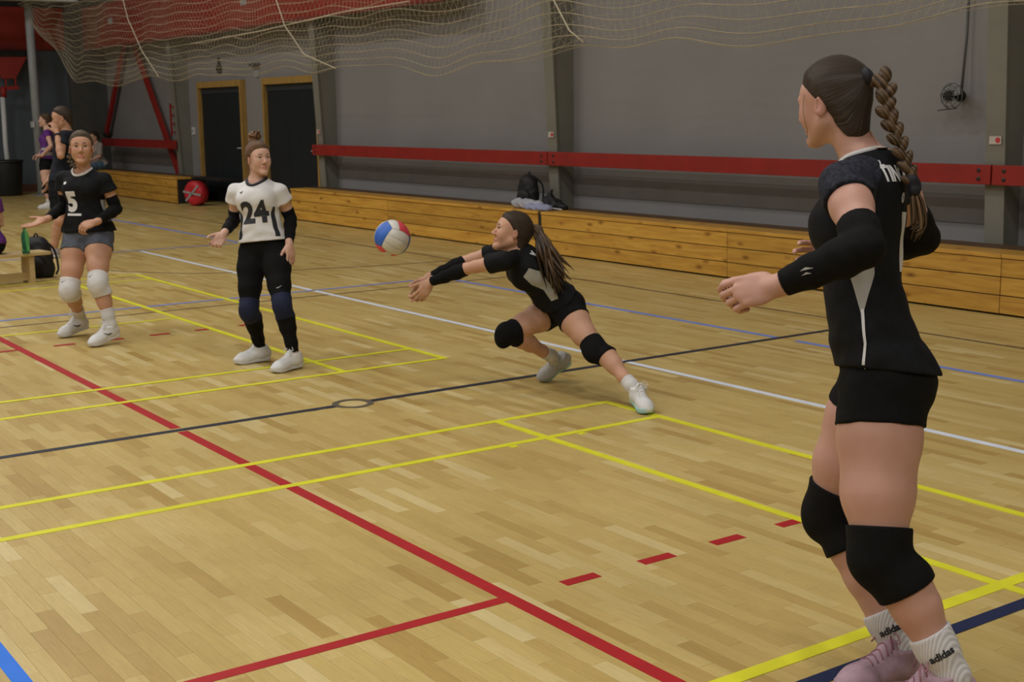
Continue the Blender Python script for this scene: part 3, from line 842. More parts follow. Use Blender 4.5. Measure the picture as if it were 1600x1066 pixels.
class Field:
    """distance field: f(Q, c, rad) with a bounding box"""
    def __init__(s, f, lo, hi): s.f = f; s.lo = np.asarray(lo, float); s.hi = np.asarray(hi, float)
    def __call__(s, Q, c=None, rad=0.0): return s.f(np.asarray(Q, F32), c, rad)

def bounds(prims, pad=0.03):
    lo = np.min([np.minimum(p.a, p.b) - p.r for p in prims if p.op == 'u'], axis=0) - pad
    hi = np.max([np.maximum(p.a, p.b) + p.r for p in prims if p.op == 'u'], axis=0) + pad
    return lo, hi

def union_field(prims, pad=0.03):
    lo, hi = bounds(prims, pad)
    return Field(lambda Q, c, r: evalp(prims, Q, c, r), lo, hi)

def polygonize(F, h, n=14, slack=1.7):
    """sparse surface nets"""
    lo, hi = F.lo, F.hi
    B = n * h
    nb = np.maximum(1, np.ceil((hi - lo) / B).astype(int))
    ii = np.stack(np.meshgrid(*[np.arange(k) for k in nb], indexing='ij'), -1).reshape(-1, 3)
    cen = lo + (ii + 0.5) * B
    dc = F(cen)
    rad = B * 0.8661
    act = np.abs(dc) < rad * slack + 0.012
    ii = ii[act]
    tot = nb * n + 2
    g = np.stack(np.meshgrid(*[np.arange(n + 1)] * 3, indexing='ij'), -1).reshape(-1, 3)
    cells_all = []; verts_all = []; quads = []
    def cid(c): return (c[:, 0] * tot[1] + c[:, 1]) * tot[2] + c[:, 2]
    corner = np.array([(0, 0, 0), (1, 0, 0), (0, 1, 0), (1, 1, 0), (0, 0, 1), (1, 0, 1), (0, 1, 1), (1, 1, 1)])
    edges = [(0, 1), (2, 3), (4, 5), (6, 7), (0, 2), (1, 3), (4, 6), (5, 7), (0, 4), (1, 5), (2, 6), (3, 7)]
    for b in ii:
        base = b * n
        Q = (lo + (base + g) * h).astype(F32)
        c = lo + (base + n / 2) * h
        V = F(Q, c, rad).reshape(n + 1, n + 1, n + 1)
        S = V < 0
        if not S.any() or S.all(): continue
        cv = np.stack([V[o[0]:n + o[0], o[1]:n + o[1], o[2]:n + o[2]] for o in corner], -1).reshape(-1, 8)
        cs = cv < 0; k = cs.sum(1)
        m = (k > 0) & (k < 8)
        if not m.any(): continue
        loc = np.stack(np.meshgrid(*[np.arange(n)] * 3, indexing='ij'), -1).reshape(-1, 3)[m]
        cv = cv[m]; cs = cs[m]
        acc = np.zeros((len(loc), 3)); cnt = np.zeros(len(loc))
        for a, e in edges:
            x = cs[:, a] != cs[:, e]
            if not x.any(): continue
            va, ve = cv[x, a], cv[x, e]
            t = (va / (va - ve))[:, None]
            acc[x] += corner[a] + t * (corner[e] - corner[a]); cnt[x] += 1
        pos = lo + (base + loc + acc / cnt[:, None]) * h
        cells_all.append(cid(loc + base)); verts_all.append(pos)
        for ax_ in range(3):
            sl0 = [slice(0, n)] * 3; sl1 = [slice(0, n)] * 3; sl1[ax_] = slice(1, n + 1)
            s0 = S[tuple(sl0)]; s1 = S[tuple(sl1)]
            x = np.argwhere(s0 != s1)
            if len(x) == 0: continue
            sg = s0[x[:, 0], x[:, 1], x[:, 2]]
            gx = x + base
            u, v = [(1, 2), (2, 0), (0, 1)][ax_]
            du = np.zeros(3, int); du[u] = 1; dv = np.zeros(3, int); dv[v] = 1
            q = np.stack([cid(gx - du - dv), cid(gx - dv), cid(gx), cid(gx - du)], 1)
            q[~sg] = q[~sg][:, ::-1]
            quads.append(q)
    if not cells_all: return np.zeros((0, 3)), np.zeros((0, 4), int)
    cells = np.concatenate(cells_all); verts = np.concatenate(verts_all)
    order = np.argsort(cells); cells = cells[order]; verts = verts[order]
    q = np.concatenate(quads)
    ix = np.searchsorted(cells, q); ix = np.minimum(ix, len(cells) - 1)
    ok = (cells[ix] == q).all(1)
    return verts, ix[ok]

def grad(F, Q, e=0.002):
    g = np.zeros((len(Q), 3))
    for i in range(3):
        d = np.zeros(3); d[i] = e
        g[:, i] = F(Q + d) - F(Q - d)
    return g / (np.linalg.norm(g, axis=1)[:, None] + 1e-9)

def np_mesh(name, V, Fq, org, smooth=True):
    me = bpy.data.meshes.new(name)
    V = np.asarray(V, float) - np.asarray(org, float)
    Fq = np.asarray(Fq, np.int32)
    me.vertices.add(len(V)); me.vertices.foreach_set('co', V.astype(F32).ravel())
    nl = Fq.size; k = Fq.shape[1]
    me.loops.add(nl); me.loops.foreach_set('vertex_index', Fq.ravel())
    me.polygons.add(len(Fq)); me.polygons.foreach_set('loop_start', np.arange(0, nl, k, dtype=np.int32))
    me.polygons.foreach_set('loop_total', np.full(len(Fq), k, np.int32))
    if smooth: me.polygons.foreach_set('use_smooth', np.ones(len(Fq), bool))
    me.update(calc_edges=True); me.validate()
    return me

def field_obj(name, F, h, mat, root, attrs=None):
    V, Q = polygonize(F, h)
    me = np_mesh(name, V, Q, root.location)
    if attrs:
        for an, fn in attrs.items():
            at = me.attributes.new(an, 'FLOAT', 'POINT')
            at.data.foreach_set('value', np.asarray(fn(V), F32))
    return link(name, me, mat, root)

def march(F, Q, d, steps=36, far=0.5):
    """walk points Q along direction d to the surface of F"""
    Q = np.array(Q, float); t = np.zeros(len(Q))
    for _ in range(steps):
        v = F(Q + d * t[:, None]); t += np.clip(v, -0.02, 0.05) * 0.8
        t = np.minimum(t, far)
    return Q + d * t[:, None]

def wrap_patch(name, poly2d, F, org, ax, ay, nrm, mat, parent, root, off=0.0012, cell=0.012, start=0.22):
    """2D shape (list of outlines -> bmesh) cut into small cells and laid on a field surface"""
    bm = bmesh.new()
    for ring_ in poly2d:
        vs = [bm.verts.new((x, y, 0)) for x, y in ring_]
        bm.faces.new(vs)
    return _wrap_bm(name, bm, F, org, ax, ay, nrm, mat, parent, root, off, cell, start)

def _wrap_bm(name, bm, F, org, ax, ay, nrm, mat, parent, root, off, cell, start=0.22):
    bmesh.ops.triangulate(bm, faces=bm.faces[:])
    xs = [v.co.x for v in bm.verts]; ys = [v.co.y for v in bm.verts]
    for a0, a1, no in ((min(xs), max(xs), (1, 0, 0)), (min(ys), max(ys), (0, 1, 0))):
        k = int((a1 - a0) / cell)
        for i in range(1, k + 1):
            p = a0 + (a1 - a0) * i / (k + 1)
            bmesh.ops.bisect_plane(bm, geom=bm.verts[:] + bm.edges[:] + bm.faces[:], plane_co=(p * no[0], p * no[1], 0), plane_no=no)
    me = bpy.data.meshes.new(name); bm.to_mesh(me); bm.free()
    n = len(me.vertices); co = np.zeros(n * 3, F32); me.vertices.foreach_get('co', co); co = co.reshape(-1, 3)
    ax = nz(ax); ay = nz(ay); nrm = nz(nrm)
    Q = np.asarray(org) + co[:, :1] * ax + co[:, 1:2] * ay + nrm * start
    S = march(F, Q, -nrm, 48, 0.6)
    g = grad(F, S)
    W = S + g * off - np.asarray(root.location)
    me.vertices.foreach_set('co', W.astype(F32).ravel())
    me.polygons.foreach_set('use_smooth', np.ones(len(me.polygons), bool))
    me.update()
    return link(name, me, mat, parent)

def text_bm(s, size, bold=0.0, shear=0.0, sx=1.0):
    cu = bpy.data.curves.new('glyphs', 'FONT'); cu.body = s; cu.size = size; cu.align_x = 'CENTER'; cu.align_y = 'CENTER'; cu.offset = bold; cu.shear = shear; cu.resolution_u = 4
    ob = bpy.data.objects.new('glyphs', cu); COL.objects.link(ob)
    dg = bpy.context.evaluated_depsgraph_get(); me = bpy.data.meshes.new_from_object(ob.evaluated_get(dg))
    bm = bmesh.new(); bm.from_mesh(me)
    for v in bm.verts: v.co.x *= sx
    bpy.data.objects.remove(ob); bpy.data.curves.remove(cu); bpy.data.meshes.remove(me)
    return bm

def wrap_text(name, s, size, F, org, ax, ay, nrm, mat, parent, root, bold=0.0, off=0.0014, cell=0.014, sx=1.0, shear=0.0):
    return _wrap_bm(name, text_bm(s, size, bold, shear, sx), F, org, ax, ay, nrm, mat, parent, root, off, cell)

def wob(Q, s, amp, seed=0.0):
    """soft cloth folds"""
    x, y, z = Q[:, 0] * s, Q[:, 1] * s, Q[:, 2] * s
    return amp * (np.sin(x * 1.3 + 2.1 * np.sin(z * 0.9 + seed) + seed) * np.sin(z * 1.7 + 1.3 * np.sin(y * 1.1 + seed * 2)) + 0.5 * np.sin(y * 2.3 + z * 1.9 + 1.7 * np.sin(x * 1.5 + seed)))

# ---------------------------------------------------------------- body parts
def limb_leg(hip, knee, ankle, g=1.0, bend=None, shape=None):
    """tapered thigh and calf; bend = direction the calf bulges to"""
    hip, knee, ankle = map(np.asarray, (hip, knee, ankle))
    if bend is None:
        mid = (hip + ankle) / 2; v = mid - knee; bend = nz(v) if np.linalg.norm(v) > 0.02 else np.array((0, 0, 0.))
    t = knee - hip; s = ankle - knee
    rr = shape or dict(h=0.092, t1=0.090, t2=0.073, t3=0.057, k=0.053, c1=0.056, c2=0.050, c3=0.036, a=0.032)
    P_ = [hip, hip + t * 0.28 - bend * 0.006, hip + t * 0.62 - bend * 0.008, hip + t * 0.9, knee + s * 0.02,
          knee + s * 0.26 + bend * 0.016, knee + s * 0.45 + bend * 0.013, knee + s * 0.78 + bend * 0.002, ankle]
    R_ = [rr[k] * g for k in ('h', 't1', 't2', 't3', 'k', 'c1', 'c2', 'c3', 'a')]
    out = [rcone(P_[i], P_[i + 1], R_[i], R_[i + 1], 0.022) for i in range(8)]
    out.append(sph(knee - bend * 0.018 * g, 0.040 * g, 0.03))
    return out

def limb_arm(sh, el, wr, g=1.0):
    sh, el, wr = map(np.asarray, (sh, el, wr)); t = el - sh; s = wr - el
    P_ = [sh, sh + t * 0.35, sh + t * 0.75, el, el + s * 0.25, el + s * 0.6, wr]
    R_ = [x * g for x in (0.052, 0.045, 0.038, 0.035, 0.038, 0.031, 0.024)]
    return [rcone(P_[i], P_[i + 1], R_[i], R_[i + 1], 0.016) for i in range(6)]

def hand(wr, d, n, side, curl=(0.5, 0.55, 0.6, 0.65), g=1.0, thumb=(0.75, 0.35), spread=0.10, thumb_curl=0.4):
    """palm, four jointed fingers and a thumb. d: towards the fingers, n: out of the palm, side: towards the thumb"""
    d = nz(d); n = nz(n - d * np.dot(n, d)); s = nz(side - d * np.dot(side, d) - n * np.dot(side, n))
    wr = np.asarray(wr, float); o = []
    ax = (d, s, n)
    o.append(rcone(wr - d * 0.02, wr + d * 0.02, 0.024 * g, 0.024 * g, 0.012))
    o.append(ell(wr + d * 0.050 * g, ax, (0.052 * g, 0.040 * g, 0.0165 * g), 0.012))
    o.append(ell(wr + d * 0.040 * g + s * 0.022 * g + n * 0.007 * g, ax, (0.034 * g, 0.018 * g, 0.017 * g), 0.010))
    lens = ((0.040, 0.026, 0.021), (0.044, 0.029, 0.022), (0.041, 0.027, 0.021), (0.033, 0.021, 0.018))
    for i in range(4):
        off = (1.5 - i) * 0.0195
        p = wr + (d * (0.088 - 0.006 * abs(i - 1)) + s * off) * g
        dd = nz(d + s * (1.5 - i) * spread)
        a = 0.0; r = (0.0092 - 0.0006 * (i == 3)) * g
        o.append(rcone(wr + d * 0.05 * g + s * off * 0.9 * g, p, 0.0105 * g, 0.0100 * g, 0.006))
        for j, L in enumerate(lens[i]):
            a += curl[i] * (0.75 if j == 0 else 1.0)
            v = dd * math.cos(a) + n * math.sin(a)
            q = p + v * L * g
            o.append(rcone(p, q, r * (1 - 0.08 * j), r * (0.92 - 0.1 * j), 0.003))
            p = q
    p = wr + (d * 0.022 + s * 0.026 + n * 0.006) * g
    v = nz(d * thumb[0] + s * thumb[1] * 2 + n * 0.25)
    q = p + v * 0.040 * g; o.append(rcone(p, q, 0.0145 * g, 0.0115 * g, 0.008))
    v2 = nz(v * math.cos(thumb_curl) + nz(d * 0.8 - s * 0.3 + n * 0.4) * math.sin(thumb_curl))
    p = q; q = p + v2 * 0.030 * g; o.append(rcone(p, q, 0.0112 * g, 0.0098 * g, 0.003))
    v3 = nz(v2 * math.cos(thumb_curl) + nz(d * 0.8 - s * 0.5 + n * 0.4) * math.sin(thumb_curl)); p = q; q = p + v3 * 0.024 * g; o.append(rcone(p, q, 0.0098 * g, 0.0080 * g, 0.003))
    return o

class Head:
    def __init__(s, c, f, up=(0, 0, 1), g=1.0):
        s.c = np.asarray(c, float); s.f = nz(f); u = np.asarray(up, float); s.u = nz(u - s.f * u.dot(s.f)); s.l = np.cross(s.u, s.f); s.g = g
    def p(s, f, l, u): return s.c + (s.f * f + s.l * l + s.u * u) * s.g
    def loc(s, Q): q = (np.asarray(Q) - s.c) / s.g; return q @ s.f, q @ s.l, q @ s.u
    def ax(s): return (s.f, s.l, s.u)
    def prims(s):
        g = s.g; E = lambda c, r, k, op='u': ell(s.p(*c), s.ax(), [x * g for x in r], k * g, op)
        C = lambda a, b, ra, rb, k, op='u': rcone(s.p(*a), s.p(*b), ra * g, rb * g, k * g, op=op)
        o = [E((-0.012, 0, 0.035), (0.094, 0.074, 0.084), 0.01), E((0.028, 0, -0.025), (0.062, 0.060, 0.088), 0.03), E((0.045, 0, 0.03), (0.045, 0.058, 0.05), 0.03)]
        for q in (-1, 1):
            o += [C((0.0, 0.048 * q, -0.055), (0.066, 0.014 * q, -0.100), 0.022, 0.018, 0.025)]
            o += [E((0.064, 0.038 * q, -0.030), (0.020, 0.022, 0.028), 0.035)]
        o += [E((0.078, 0, -0.104), (0.018, 0.022, 0.016), 0.018)]
        for q in (-1, 1):
            o += [E((0.099, 0.032 * q, 0.001), (0.015, 0.018, 0.0105), 0.012, 's')]
            o += [C((0.087, 0.012 * q, 0.019), (0.077, 0.046 * q, 0.020), 0.008, 0.007, 0.012)]
        o += [C((0.088, 0, 0.006), (0.112, 0, -0.031), 0.0065, 0.0105, 0.012)]
        for q in (-1, 1): o += [E((0.102, 0.011 * q, -0.036), (0.011, 0.008, 0.007), 0.006)]
        o += [E((0.089, 0, -0.066), (0.011, 0.024, 0.0065), 0.006), E((0.087, 0, -0.077), (0.0105, 0.020, 0.0075), 0.006)]
        o += [E((0.101, 0, -0.0712), (0.010, 0.023, 0.0012), 0.003, 's')]
        for q in (-1, 1):
            e = nz(s.l * q * 0.85 - s.f * 0.5); f2 = nz(s.f * 0.97 + s.u * 0.12 - e * np.dot(s.f, e)); f2 = nz(f2 - e * f2.dot(e)); u2 = np.cross(e, f2)
            o += [ell(s.p(-0.008, 0.076 * q, -0.012), (f2, e, u2), (0.019 * g, 0.007 * g, 0.031 * g), 0.006 * g)]
            o += [ell(s.p(-0.004, 0.085 * q, -0.008), (f2, e, u2), (0.010 * g, 0.006 * g, 0.017 * g), 0.004 * g, 's')]
        return o
    def tint(s, V):
        f, l, u = s.loc(V)
        lip = np.clip(1.2 - np.sqrt((l / 0.022) ** 2 + ((u + 0.0712) / 0.0100) ** 2), 0, 1) * (f > 0.075)
        lip = np.clip(lip * 3, 0, 1) * 0.75
        ck = np.exp(-(((np.abs(l) - 0.042) / 0.022) ** 2 + ((u + 0.03) / 0.025) ** 2)) * (f > 0.03) * 0.16
        ns = np.exp(-((l / 0.012) ** 2 + ((u + 0.033) / 0.014) ** 2)) * (f > 0.09) * 0.15
        er = (np.abs(l) > 0.072) * (u < 0.025) * (u > -0.05) * 0.22
        return np.maximum.reduce([lip, ck, ns, er])

def eye_mat(name, iris):
    if name in MATS: return MATS[name]
    m, nt, b = new_mat(name)
    tc = nd(nt, 'ShaderNodeTexCoord'); sp = nd(nt, 'ShaderNodeSeparateXYZ'); nt.links.new(tc.outputs['Object'], sp.inputs[0])
    rr = math_n(nt, 'SQRT', math_n(nt, 'ADD', math_n(nt, 'MULTIPLY', sp.outputs[1], sp.outputs[1]), math_n(nt, 'MULTIPLY', sp.outputs[2], sp.outputs[2])))
    c = ramp(nt, math_n(nt, 'MULTIPLY', rr, 80.0), [(0.0, (0.005, 0.005, 0.005)), (0.20, iris), (0.47, tuple(x * 0.5 for x in iris)), (0.5, (0.6, 0.57, 0.54))], 'CONSTANT')
    nt.links.new(c, b.inputs['Base Color']); b.inputs['Roughness'].default_value = 0.15
    MATS[name] = m; return m

def eyes(H, root, look, iris=(0.10, 0.07, 0.04)):
    g = H.g
    for q in (-1, 1):
        m = MB(); prof = []
        vs = []; fs = []
        N, Mm = 12, 16
        for i in range(N + 1):
            a = math.pi * i / N
            for k in range(Mm):
                b_ = 2 * math.pi * k / Mm
                vs.append((0.0128 * g * math.cos(a), 0.0128 * g * math.sin(a) * math.cos(b_), 0.0128 * g * math.sin(a) * math.sin(b_)))
        for i in range(N):
            for k in range(Mm): fs.append((i * Mm + k, (i + 1) * Mm + k, (i + 1) * Mm + (k + 1) % Mm, i * Mm + (k + 1) % Mm))
        m.add(vs, fs)
        me = m.mesh('eye', True); o = link('eye', me, eye_mat('brown_eye', iris), root)
        c = H.p(0.0765, 0.0315 * q, 0.0005)
        fx = nz(look); uz = nz(H.u - fx * H.u.dot(fx)); ly = np.cross(uz, fx)
        o.matrix_local = Matrix.Translation(Vector(c - np.array(root.location))) @ Matrix((fx, ly, uz)).transposed().to_4x4()

def brows(H, root, mat):
    for q in (-1, 1):
        m = MB(root.location); m.tube([H.p(0.0865, 0.018 * q, 0.0015), H.p(0.0905, 0.027 * q, 0.0075), H.p(0.0885, 0.036 * q, 0.0072), H.p(0.081, 0.046 * q, 0.001)], [0.0008 * H.g, 0.0019 * H.g, 0.0020 * H.g, 0.0010 * H.g], 6); m.build('eyelash', mat, root, True)
        m = MB(root.location); pts = [H.p(0.0955, 0.012 * q, 0.021), H.p(0.0945, 0.026 * q, 0.0265), H.p(0.085, 0.043 * q, 0.024), H.p(0.077, 0.050 * q, 0.018)]
        m.tube(pts, [0.0026 * H.g, 0.0032 * H.g, 0.0025 * H.g, 0.0012 * H.g], 6); m.build('eyebrow', mat, root, True)

def hair_cap(H, anchor, t=0.011, line=0.022, extra=None, nape_h=0.088, neckw=0.05):
    """scalp of pulled-back hair, thinning out to the hairline at the face and at the nape"""
    g = H.g
    pr = [ell(H.p(-0.012, 0, 0.035), H.ax(), (0.094 * g, 0.074 * g, 0.084 * g), 0.01),
          ell(H.p(0.045, 0, 0.030), H.ax(), (0.045 * g, 0.058 * g, 0.05 * g), 0.03 * g),
          rcone(H.p(-0.045, 0, -0.01), H.p(-0.040, 0, -0.085), 0.058 * g, neckw * g, 0.03 * g)]
    tail = []
    if anchor is not None: tail.append(rcone(H.p(-0.045, 0, 0.055), anchor, 0.045 * g, 0.016 * g, 0.05 * g))
    if extra: tail += extra
    n_ = H.f * 0.794 - H.u * 0.607
    nape = nz(-H.u + H.f * 0.75)
    lo, hi = bounds(pr + tail)
    def f(Q, c, r):
        q = Q - H.c.astype(F32)
        lat = np.abs(q @ H.l.astype(F32)) / g
        side = np.clip(lat / 0.07, 0, 1.1)
        pl = (q @ n_.astype(F32)) / g - (line + 0.004 - 0.018 * side * side)
        pl2 = (q @ nape.astype(F32)) / g - nape_h * 0.8
        m_ = np.maximum(pl, pl2)
        w = np.clip(-m_ / 0.035, 0, 1); w = w * w * (3 - 2 * w)
        d = evalp(pr, Q, c, r) - (t * w * g).astype(F32) - F32(0.0012)
        for p in tail: d = smin(d, p.fn(Q), p.k)
        d = smax(d, (pl * g).astype(F32), 0.004 * g)
        return smax(d, (pl2 * g).astype(F32), 0.006 * g)
    return Field(f, lo, hi)

def strand_attr(H, anchor, mul=1.0):
    ax = nz(anchor - H.p(0.03, 0, 0.03)); s = nz(np.cross(ax, H.u)); u = np.cross(s, ax)
    def fn(V):
        q = V - H.p(0.03, 0, 0.03)
        return np.arctan2(q @ s, q @ u) * 1.0 * mul + 0.02 * np.sin((V @ ax) * 90)
    return fn

def tube_attr_mesh(name, curves, rads, mat, root, n=7):
    """several tubes in one mesh with a strand number on each"""
    m = MB(root.location); at = []
    for i, (c, r) in enumerate(zip(curves, rads)):
        k = len(m.v); m.tube(c, r, n); 
        cnt = len(m.v) - k
        at += [i * 0.731 + 0.9 * math.cos(2 * math.pi * (j % n) / n) * 0.05 for j in range(cnt)]
    me = m.mesh(name, True)
    a = me.attributes.new('strand', 'FLOAT', 'POINT'); a.data.foreach_set('value', np.array(at, F32))
    return link(name, me, mat, root)

def bez(pts, n):
    """Catmull-Rom through points"""
    P_ = [np.asarray(p, float) for p in pts]; P_ = [2 * P_[0] - P_[1]] + P_ + [2 * P_[-1] - P_[-2]]
    out = []; segs = len(P_) - 3
    for i in range(n):
        u = i / (n - 1) * segs; k = min(int(u), segs - 1); t = u - k
        a, b, c, d = P_[k:k + 4]
        out.append(0.5 * ((2 * b) + (-a + c) * t + (2 * a - 5 * b + 4 * c - d) * t * t + (-a + 3 * b - 3 * c + d) * t ** 3))
    return out

def shoe(root, heel, toe, up, mat, sole_mat, lace_mat, ankle, h=0.005, L=None, bow=True, g=1.0, mark=None):
    """trainer: heel and toe are points under the foot on the sole plane"""
    heel = np.asarray(heel, float); toe = np.asarray(toe, float); f = nz(toe - heel); up = nz(np.asarray(up, float) - f * np.dot(up, f)); s = np.cross(up, f); L = np.linalg.norm(toe - heel)
    pt = lambda a, b, c: heel + f * a * L + s * b + up * c
    w = 0.045 * g
    pr = [ell(pt(0.17, 0, 0.048 * g), (f, s, up), (0.062 * g, 0.036 * g, 0.055 * g), 0.01), rcone(pt(0.25, 0, 0.05 * g), pt(0.75, 0.003, 0.036 * g), 0.042 * g, 0.037 * g, 0.02),
          ell(pt(0.74, 0.004, 0.028 * g), (f, s, up), (0.068 * g, 0.046 * g, 0.034 * g), 0.025)]
    a = np.asarray(ankle, float)
    an = pt(0.215, 0, 0.098 * g)
    pr.append(rcone(pt(0.20, 0, 0.05 * g), an, 0.043 * g, 0.046 * g, 0.02, flat=True))
    pr.append(rcone(pt(0.52, 0, 0.060 * g), pt(0.30, 0, 0.112 * g), 0.022 * g, 0.020 * g, 0.02))   # tongue
    lo, hi = bounds(pr)
    def fu(Q, c, r):
        d = evalp(pr, Q, c, r); q = (Q - heel.astype(F32)) @ up.astype(F32)
        return smax(d, (0.014 * g - q).astype(F32), 0.004)
    o = field_obj('shoe', Field(fu, lo, hi), h, mat, root)
    # sole: outline with a waist
    pro = np.array([(-0.02, 0.018), (0.03, 0.032), (0.15, 0.037), (0.35, 0.033), (0.5, 0.036), (0.7, 0.047), (0.85, 0.044), (0.95, 0.032), (1.01, 0.014)])
    m = MB(root.location); n = 26
    tt = np.linspace(-0.02, 1.01, n); ww = np.interp(tt, pro[:, 0], pro[:, 1]) * g * 1.03
    for side in (1,):
        ringpts = [(t, x) for t, x in zip(tt, ww)] + [(t, -x) for t, x in zip(tt[::-1], ww[::-1])]
        k = len(ringpts)
        vs = []
        for z, sc in ((0.0, 0.96), (0.005, 1.0), (0.022, 1.02), (0.027, 0.98)):
            vs += [pt(t, x * sc + 0.004 * max(0, t - 0.4), z * g + (0.012 * g * max(0, (t - 0.75) / 0.25) ** 2)) for t, x in ringpts]
        fs = [tuple(reversed(range(k))), tuple(range(3 * k, 4 * k))]
        for i in range(3):
            for j in range(k): fs.append((i * k + j, i * k + (j + 1) % k, (i + 1) * k + (j + 1) % k, (i + 1) * k + j))
        m.add(vs, fs)
    so = m.build('sole', sole_mat, o, True)
    so.location = (0, 0, 0); 
    so.parent = o
    # laces
    FU = Field(fu, lo, hi)
    cur = []
    for i in range(5):
        a_ = 0.36 + 0.065 * i
        row = np.array([pt(a_ + 0.02 * abs(b), b * 0.024 * g, 0.16) for b in np.linspace(-1, 1, 9)])
        hit = march(FU, row, -up, 30, 0.3) + up * 0.0015
        cur.append(hit)
    if bow:
        c0 = march(FU, np.array([pt(0.34, 0, 0.2)]), -up, 30, 0.3)[0]
        for q in (-1, 1):
            cur.append(bez([c0, c0 + s * q * 0.022 * g + up * 0.012, c0 + s * q * 0.045 * g + f * 0.01 - up * 0.005, c0 + s * q * 0.026 * g - up * 0.004 + f * 0.015, c0 + f * 0.004], 14))
            cur.append(bez([c0, c0 + s * q * 0.02 * g + f * 0.02, c0 + s * q * 0.040 * g + f * 0.03 - up * 0.03], 8))
    if mark is not None:
        for q in (-1, 1):
            wrap_patch('side_mark', [[(-0.035, -0.006), (-0.005, -0.012), (0.03, 0.016), (0.012, 0.012), (-0.008, 0.0), (-0.02, 0.004)]], FU, pt(0.42, 0, 0.042 * g), f, up, s * q + up * 0.25, mark, o, root, off=0.0012, cell=0.01)
    m = MB(root.location)
    for c in cur: m.tube(c, 0.0021 * g, 5)
    lo_ = m.build('laces', lace_mat, o, True); lo_.location = (0, 0, 0)
    return o

TORSO = [  # height share, forward, half width, front depth, back depth
    (-0.20, 0.000, 0.060, 0.055, 0.055), (-0.12, 0.000, 0.125, 0.085, 0.095), (-0.02, 0.000, 0.166, 0.100, 0.110), (0.10, 0.000, 0.163, 0.098, 0.102),
    (0.25, 0.003, 0.142, 0.093, 0.088), (0.42, 0.006, 0.122, 0.086, 0.080), (0.58, 0.004, 0.130, 0.092, 0.090), (0.74, 0.000, 0.142, 0.100, 0.098),
    (0.86, -0.004, 0.130, 0.086, 0.096), (0.95, -0.010, 0.088, 0.060, 0.076), (1.02, -0.012, 0.060, 0.050, 0.055)]

